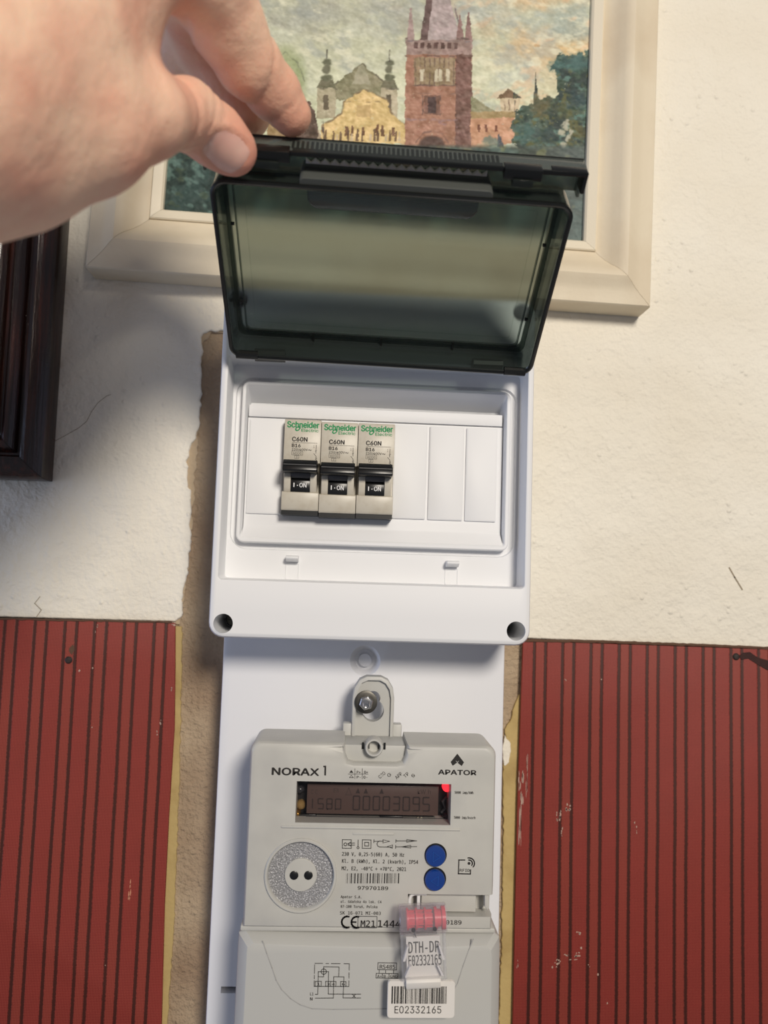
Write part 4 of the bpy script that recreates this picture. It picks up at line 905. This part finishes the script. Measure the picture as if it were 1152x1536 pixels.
pw(mb, 'L1', 465, 1493, 470, 5.5, .005, Z2); pw(mb, 'N', 465, 1500.5, 468.6, 5.5, .005, Z2)
pw(mb, 'RS485', 569.5, 1453, 592.5, 7.5, .01, Z2)
for seg in ([(567, 1444), (595, 1444.5), (594.8, 1454.8), (566.8, 1454.4), (567, 1444)], [(569, 1455), (568.8, 1459.8)], [(578.5, 1455), (578.3, 1460)], [(590.5, 1455), (590.3, 1460)], [(564.3, 1460), (597, 1460.6), (596.8, 1467.4), (564, 1466.8), (564.3, 1460)], [(573.6, 1460), (573.4, 1467)], [(583.6, 1460), (583.4, 1467)]): l2(seg)
pw(mb, 'A+', 566, 1466, 572.5, 4.8, 0, Z2); pw(mb, 'B-', 575.4, 1466.2, 582, 4.8, 0, Z2); pw(mb, 'GND', 585, 1466.4, 596, 4.8, 0, Z2)
mb.build('diagram_print', INK, tc_, flat=True)

# ------------------------------------------------------------------ hanging bolt
bolt = thing('hanging_bolt', 'zinc bolt with dark washer and nut in the keyhole above the meter', 'bolt', (12, -64.6, 25), kind='thing')
wxc, wyc = at(549, 1053.5, 49)
MB().loft([lift(circ(wxc, wyc, 5.5, 32), 47.6), lift(circ(wxc, wyc, 5.5, 32), 49.0), lift(circ(wxc, wyc, 1.6, 32), 49.0), lift(circ(wxc, wyc, 1.6, 32), 47.6), lift(circ(wxc, wyc, 5.5, 32), 47.6)], False, False).build('washer', STEELD, bolt, bevel=.2)
hexa = lambda r: [(wxc+r*math.cos(math.radians(60*i+15)), wyc+r*math.sin(math.radians(60*i+15))) for i in range(6)]
MB().loft([lift(hexa(3.3), 49), lift(hexa(3.5), 49.4), lift(hexa(3.5), 51.6), lift(hexa(3.0), 52.2)]).build('nut', STEEL, bolt, bevel=.15)
th = [(1.75, 18), (1.75, 40)]
for k in range(22): th += [(1.75, 40+k*.8), (1.5, 40.4+k*.8)]
MB().lathe(wxc, wyc, th+[(1.7, 58), (1.4, 58.6), (1.0, 58.6), (.9, 57.4), (.1, 57.3)], 20).build('threaded_rod', STEEL, bolt)

# ------------------------------------------------------------------ clear security seal with barcode tag
seal = thing('security_seal', 'clear plastic seal with red rotor and white barcode tag hanging on the meter', 'seal', (38, -175, 78), kind='thing')
CLEAR = clear_mat('clear_polycarbonate', (.955, .935, .95), .06, body=(.75, .70, .74), body_amt=.12)
CLEARW = clear_mat('clear_web', (.975, .975, .985), .07, body=(.85, .84, .85), body_amt=.08)
REDP = mat('red_rotor_plastic', (226, 70, 84), .3)
ZS = 82.0
sxa, sya = at(598, 1379, ZS); sxb, syb = at(669, 1376, ZS)
ax = Vector((sxb-sxa, syb-sya)).normalized(); sl = math.hypot(sxb-sxa, syb-sya); s_mid = Vector(((sxa+sxb)/2, (sya+syb)/2))
def sf(p):                      # seal frame: a along the barrel, b across it (up), c out of the wall
    a, b, c = p; return (sxa+ax.x*a-ax.y*b, sya+ax.y*a+ax.x*b, ZS+c)
def ring_x(a, r, n=28): return [(a, r*math.cos(2*math.pi*i/n), r*math.sin(2*math.pi*i/n)) for i in range(n)]
rB = 6.1
MB(sf).loft([ring_x(0, rB-.5), ring_x(.5, rB), ring_x(sl-.5, rB), ring_x(sl, rB-.5), ring_x(sl, rB-1.2), ring_x(sl-.2, rB-1.0), ring_x(.8, rB-1.0), ring_x(.8, .2)], True, False).build('clear_barrel', CLEAR, seal)
ro = [(3.4, 1.2), (3.4, 4.4), (4.2, 4.4), (4.2, 3.0), (7.2, 3.0), (7.2, 4.3), (8.0, 4.3), (8.0, 2.7), (11, 2.7), (11, 4.4), (11.8, 4.4), (11.8, 3.0), (14.4, 3.0), (14.4, 1.8), (15.4, 1.8), (15.4, 4.5), (16.6, 4.5), (16.6, 3.6), (18.6, 3.6), (18.6, 4.7), (20.2, 4.7), (20.2, 1)]
rot = MB(sf).loft([ring_x(a, r) for a, r in ro]).build('red_rotor', REDP, seal, angle=30)
for k in range(10): a_ = k*36; MB(sf).box(4, 14.6, 3.3*math.cos(math.radians(a_))-.25, 3.3*math.cos(math.radians(a_))+.25, 3.3*math.sin(math.radians(a_))-.25, 3.3*math.sin(math.radians(a_))+.25).build('rotor_rib', REDP, rot)
for a_ in (6.0, 15.2): MB(sf).loft([[(a_+.9*math.cos(t*math.pi/6), -2.6+.9*math.sin(t*math.pi/6), 4.2) for t in range(12)], [(a_+.9*math.cos(t*math.pi/6), -2.6+.9*math.sin(t*math.pi/6), 4.9) for t in range(12)]]).build('wire_hole', BLACK, rot)
# seal wire loop
MB(sf).tube([(6.0, -2.4, 4.8), (6.4, -4, 4.5), (7.2, -6.5, 3)], .2, 6).tube([(15.2, -2.4, 4.8), (15.6, -3.5, 4.4), (16, -5, 3.6)], .2, 6).build('seal_wire', STEEL, seal)
# clear flat web and the card inside
wb_ = [(.6, -5), (sl-.6, -5), (sl-.9, -24.3), (sl-1.8, -25.0), (1.8, -25.0), (.9, -24.3)]
wb = MB(sf)
wb.loft([[(x, y, c) for x, y in wb_] for c in (2.4, 3.2)]); wb.box(.6, 1.6, -24.5, -5, -3.4, 3.2); wb.box(sl-1.6, sl-.6, -24.5, -5, -3.4, 3.2)
wb.build('clear_web', CLEARW, seal, bevel=.25)
cd = MB(sf); cd.prism([(3.0, -7), (sl-3.0, -7), (sl-3.0, -27.4), (3.0, -27.4)], .2, 1.0); card = cd.build('strip_card', PAPER, seal)
fn = MB(sf)
for sgn in (0, 1):
    for (a0, b0, a1, b1) in ((3.2, -10.0, 1.4, -16.0), (4.0, -18.3, 2.0, -22.6)):
        q_ = [(a0, b0), (a0+.8, b0), (a1+.9, b1), (a1-.1, b1)]; q_ = [(sl-x, y) for x, y in q_] if sgn else q_
        fn.prism(q_, 1.0, 3.6)
fn.build('snap_fin', mat('grey_fin', (206, 203, 204), .4), seal)
mb = MB(sf); word(mb, 'DTH-DP', 3.9, sl-3.4, -13.9, -9.2, 1.06, .012, mono=True); word(mb, 'E02332165', 3.8, sl-2.6, -19.2, -14.8, 1.06, .012, mono=True); mb.build('strip_text', INKB, card, flat=True)
MB(sf).xprism([(-23.6, 1.0), (-23.6, 3.6), (-24.6, 4.4), (-27.6, 3.4), (-28.0, .8), (-28, -.4), (-23.6, -.4)], 2.4, sl-3.4).build('tag_clip', PAPER, seal, bevel=.25)
# tag
tgx0, tgy1 = at(582, 1471, 83); tgx1, tgy0 = at(681.5, 1526, 83)
def tf(p):
    x, y, d = p; c, s = math.cos(.005), math.sin(.005); return (38+(x-38)*c-(y+182)*s, -182+(x-38)*s+(y+182)*c, d)
tp_ = rr(tgx0, tgx1, tgy0-.4, tgy1, 1.4, 4)
tagc = MB(tf).loft([lift(tp_, 81.4), lift(tp_, 83.0), lift([(38+(x-38)*.99, -182+(y+182)*.98) for x, y in tp_], 83.25)]).build('barcode_tag', PAPER, seal, angle=30)
mb = MB(tf); rb_ = random.Random(11); x = tgx0+1.7; yb, yt = at(630, 1505, 83)[1], at(630, 1479, 83)[1]
while x < tgx1-3.6: w = rb_.choice((.2, .22, .38, .6)); mb.box(x, x+w, yb, yt, 83.1, 83.32); x += w+rb_.choice((.16, .2, .2, .34, .5))
word(mb, 'E02332165', at(591.5, 1519, 83)[0], at(661.5, 1519, 83)[0], at(630, 1519.5, 83)[1], at(630, 1508.5, 83)[1], 83.32, .004)
mb.build('tag_print', INKB, tagc, flat=True)

# ------------------------------------------------------------------ the hand holding the lid
def J(px, py, d): x, y = at(px, py, d); return np.array([x, y, d])
H_ = 1.25
lo = np.array([-310., 55., 118.]); hi = np.array([0., 300., 352.])
nx, ny, nz = [int(v) for v in (hi-lo)/H_]
ax_ = [np.float32(lo[i])+np.arange(n, dtype=np.float32)*np.float32(H_) for i, n in enumerate((nx, ny, nz))]
PX, PY, PZ = ax_[0][:, None, None], ax_[1][None, :, None], ax_[2][None, None, :]
def cone(a, b, r1, r2):
    ba = b-a; L2 = float(ba@ba)+1e-9
    t = np.clip(((PX-a[0])*ba[0]+(PY-a[1])*ba[1]+(PZ-a[2])*ba[2])/L2, 0, 1).astype(np.float32)
    return np.sqrt((PX-a[0]-t*ba[0])**2+(PY-a[1]-t*ba[1])**2+(PZ-a[2]-t*ba[2])**2)-(r1+(r2-r1)*t)
def smin(a, b, k):
    h = np.clip(.5+.5*(b-a)/k, 0, 1); return b+(a-b)*h-k*h*(1-h)
def chain(pts, k=3.0):
    f = None
    for (a, ra), (b, rb2) in zip(pts, pts[1:]):
        c = cone(a, b, ra, rb2); f = c if f is None else smin(f, c, k)
    return f
thumb_pts = [(J(349, 226, 162.5), 8.6), (J(322, 203, 167), 9.7), (J(280, 172, 178), 10.4), (J(213, 172, 207), 12.2), (J(130, 196, 219), 16.5), (J(20, 225, 228), 19), (J(-110, 220, 240), 24)]
thumb = chain(thumb_pts, 5)
index_pts = [(J(437, 173, 150.5), 7.5), (J(411, 139, 156), 9.2), (J(372, 94, 167), 10.9), (J(340, 36, 178), 12.2), (J(306, -34, 192), 14), (J(240, -70, 208), 13.5), (J(130, -40, 220), 17)]
index = chain(index_pts, 4)
body = chain([(J(130, -40, 220), 20), (J(20, 30, 230), 26), (J(-120, 120, 246), 29), (J(-330, 200, 272), 28), (J(-760, 260, 296), 30)], 14)
body = smin(body, cone(J(30, 120, 226), J(-90, 160, 240), 26, 28), 14)
body = smin(body, cone(J(170, 60, 209), J(110, 130, 216), 11, 15), 12)        # the web between thumb and forefinger
body = smin(body, cone(J(120, -190, 222), J(-120, 60, 250), 18, 26), 12)
def finger(pts): return chain(pts, 4)
others = [finger([(J(110, -190, 218), 14), (J(260, -60, 190), 11), (J(304, 60, 152), 11), (J(366, 168, 136), 10.5)]),
          finger([(J(60, -290, 222), 13), (J(230, -200, 200), 10.5), (J(262, -20, 160), 10.6), (J(272, 96, 138), 12)]),
          finger([(J(0, -360, 226), 12), (J(180, -390, 212), 9.5), (J(250, -300, 184), 8.2), (J(226, -230, 168), 7.2)])]
f = smin(smin(body, thumb, 9), smin(body, index, 9), 1.5)
del body
for o_ in others: f = smin(f, o_, 5)
del others
# skin folds: shallow rings round the finger joints
def crease(f, a, axis, rad, depth, w, tilt=None):
    ax3 = np.array(axis, float); ax3 /= np.linalg.norm(ax3)
    s = (PX-a[0])*ax3[0]+(PY-a[1])*ax3[1]+(PZ-a[2])*ax3[2]
    r2 = (PX-a[0])**2+(PY-a[1])**2+(PZ-a[2])**2
    return f+depth*np.exp(-(s/w)**2)*np.exp(-(r2/rad**2)**2)
ia, ib = index_pts[2][0], index_pts[1][0]
f = crease(f, J(392, 92, 167), ib-ia+np.array([4, 6, 0]), 17, 1.0, 1.0)
f = crease(f, J(421, 165, 152), index_pts[0][0]-ib, 12, .7, 1.0)
f = crease(f, J(318, 18, 186), np.array([.55, -.75, -.3]), 16, 1.0, 1.3)
f = crease(f, J(266, 172, 190), thumb_pts[0][0]-thumb_pts[3][0], 15, 1.3, 2.2)
f = crease(f, J(298, 178, 177), thumb_pts[0][0]-thumb_pts[2][0], 13, .7, 1.0)
f = crease(f, J(308, 190, 173), thumb_pts[0][0]-thumb_pts[2][0], 12, .45, .9)
f = crease(f, J(288, 160, 180), thumb_pts[0][0]-thumb_pts[2][0], 12, .45, .9)
# nail frame on the thumb
nc = J(341, 229, 170); n3v = (np.array([0., 0., DC])-nc); n3v /= np.linalg.norm(n3v); n3v = n3v+np.array([-.16, -.16, 0]); n3v /= np.linalg.norm(n3v)
tdir = J(356, 252, 165)-J(322, 212, 168); e1 = tdir-n3v*(tdir@n3v); e1 /= np.linalg.norm(e1); e2 = np.cross(n3v, e1)
def sample(p):
    q = (p-lo)/H_; i = np.clip(np.floor(q).astype(int), 0, [nx-2, ny-2, nz-2]); g = q-i; v = 0
    for a in (0, 1):
        for b in (0, 1):
            for c in (0, 1):
                v = v+f[i[..., 0]+a, i[..., 1]+b, i[..., 2]+c]*np.where(a, g[..., 0], 1-g[..., 0])*np.where(b, g[..., 1], 1-g[..., 1])*np.where(c, g[..., 2], 1-g[..., 2])
    return v
# raised fold of skin round the nail
qa = (PX-nc[0])*e1[0]+(PY-nc[1])*e1[1]+(PZ-nc[2])*e1[2]; qb = (PX-nc[0])*e2[0]+(PY-nc[1])*e2[1]+(PZ-nc[2])*e2[2]; qc = (PX-nc[0])*n3v[0]+(PY-nc[1])*n3v[1]+(PZ-nc[2])*n3v[2]
rho = ((np.abs(qa)/6.8)**3.0+(np.abs(qb)/6.9)**3.0)**(1/3.0)
f = f-(.75*np.exp(-((rho-1.16)/.13)**2)*np.clip(.75-qa/9, 0, 1)-.5*np.exp(-(rho/.98)**8))*np.exp(-(qc/9)**4)
del qa, qb, qc, rho
na, nb = 15, 15; AA, BB = np.meshgrid(np.linspace(-1, 1, na), np.linspace(-1, 1, nb), indexing='ij')
sq = np.maximum(np.abs(AA), np.abs(BB))/np.maximum(np.hypot(AA, BB), 1e-6); mixk = .62
a2, b2 = AA*(1-mixk+mixk*sq)*6.8, BB*(1-mixk+mixk*sq)*6.9
Pn = nc+a2[..., None]*e1+b2[..., None]*e2+14*n3v
for _ in range(60): Pn = Pn-n3v*np.maximum(sample(Pn), -.4)[..., None]*.7
nail_top = Pn+n3v*(.30-.5*np.clip((np.maximum(np.abs(AA), np.abs(BB))-.8)/.2, 0, 1))[..., None]
# naive surface nets
sgn = f < 0
cells = np.zeros((nx-1, ny-1, nz-1), np.uint8)
for a in (0, 1):
    for b in (0, 1):
        for c in (0, 1): cells += sgn[a:nx-1+a, b:ny-1+b, c:nz-1+c]
act = np.argwhere((cells > 0) & (cells < 8)); del cells
cv8 = {(a, b, c): f[act[:, 0]+a, act[:, 1]+b, act[:, 2]+c].astype(float) for a in (0, 1) for b in (0, 1) for c in (0, 1)}
acc = np.zeros((len(act), 3)); cnt = np.zeros(len(act))
for k0 in cv8:
    for d_ in range(3):
        if k0[d_]: continue
        k1 = list(k0); k1[d_] = 1; k1 = tuple(k1); v0, v1 = cv8[k0], cv8[k1]; m_ = (v0 < 0) != (v1 < 0)
        t_ = np.where(m_, v0/np.where(m_, v0-v1, 1), 0); pp = np.tile(np.array(k0, float), (len(act), 1)); pp[:, d_] = t_
        acc[m_] += pp[m_]; cnt[m_] += 1
vpos = lo+(act+acc/cnt[:, None])*H_
idx = np.full((nx-1, ny-1, nz-1), -1, np.int32); idx[tuple(act.T)] = np.arange(len(act))
quads = []
for d_ in range(3):
    s0 = [slice(None)]*3; s1 = [slice(None)]*3; s0[d_] = slice(0, -1); s1[d_] = slice(1, None)
    E = np.argwhere(sgn[tuple(s0)] != sgn[tuple(s1)]); u_, w_ = [(1, 2), (2, 0), (0, 1)][d_]
    ok = (E[:, u_] > 0) & (E[:, w_] > 0) & (E[:, u_] < [nx, ny, nz][u_]-1) & (E[:, w_] < [nx, ny, nz][w_]-1); E = E[ok]
    def cell(du, dw): q_ = E.copy(); q_[:, u_] -= du; q_[:, w_] -= dw; return idx[q_[:, 0], q_[:, 1], q_[:, 2]]
    qd = np.stack([cell(1, 1), cell(0, 1), cell(0, 0), cell(1, 0)], 1)
    flip = ~sgn[tuple(E.T)]; qd[flip] = qd[flip][:, ::-1]; quads.append(qd)
quads = np.concatenate(quads); quads = quads[(quads >= 0).all(1)]
hand = thing('hand', 'bare left hand with pinkish skin pinching the raised smoky lid', 'hand', (-150, 150, 220), kind='thing')
me = bpy.data.meshes.new('skin')
HO = np.array([-150, 150, 220.])
def tob(p): q_ = (p-HO)*S; return np.stack([q_[..., 0], -q_[..., 2], q_[..., 1]], -1)
me.from_pydata(tob(vpos).tolist(), [], quads.tolist())
# skin tone: redder at fingertips and knuckles, paler on the back of the hand
base = np.tile(np.array([242, 204, 176.]), (len(vpos), 1))
def redden(c, r, col, k):
    global base
    w = np.exp(-((np.linalg.norm(vpos-c, axis=1)/r)**2))[:, None]*k; base = base*(1-w)+np.array(col)*w
redden(J(352, 236, 162), 15, (198, 116, 100), .8); redden(J(440, 180, 149), 14, (196, 128, 106), .7); redden(J(390, 90, 167), 14, (206, 146, 118), .4)
redden(J(240, 180, 195), 16, (212, 146, 124), .6); redden(J(120, 250, 210), 30, (214, 156, 134), .35)
base = base/255; bl = np.where(base <= .04045, base/12.92, ((base+.055)/1.055)**2.4)
ca = me.color_attributes.new('tone', 'FLOAT_COLOR', 'POINT'); ca.data.foreach_set('color', np.concatenate([bl, np.ones((len(bl), 1))], 1).astype(np.float32).ravel())
SKIN = mat('skin', (214, 166, 138), .48, attr='tone', var=(38, (224, 160, 136), .42, .72), bump=(1300, .16), bump2=(150, .9), sss=.25)
link('skin', me, SKIN, hand, (-150, 150, 220), 180)
me = bpy.data.meshes.new('thumbnail'); vt = np.concatenate([nail_top.reshape(-1, 3), (nail_top-n3v*.9).reshape(-1, 3)])
fs = []
N2 = na*nb
for i in range(na-1):
    for j in range(nb-1):
        a = i*nb+j; fs.append((a, a+nb, a+nb+1, a+1)); fs.append((N2+a, N2+a+1, N2+a+nb+1, N2+a+nb))
bd = [i*nb for i in range(na)]+[(na-1)*nb+j for j in range(1, nb)]+[i*nb+nb-1 for i in range(na-2, -1, -1)]+[j for j in range(nb-2, 0, -1)]
for a, b in zip(bd, bd[1:]+bd[:1]): fs.append((a, N2+a, N2+b, b))
me.from_pydata(tob(vt).tolist(), [], fs)
bm = bmesh.new(); bm.from_mesh(me); bmesh.ops.recalc_face_normals(bm, faces=bm.faces); bm.to_mesh(me); bm.free()
link('thumbnail', me, mat('nail', (226, 172, 158), .2, var=(120, (232, 186, 170), .4, .7), sss=.15), hand, (-150, 150, 220), 60)
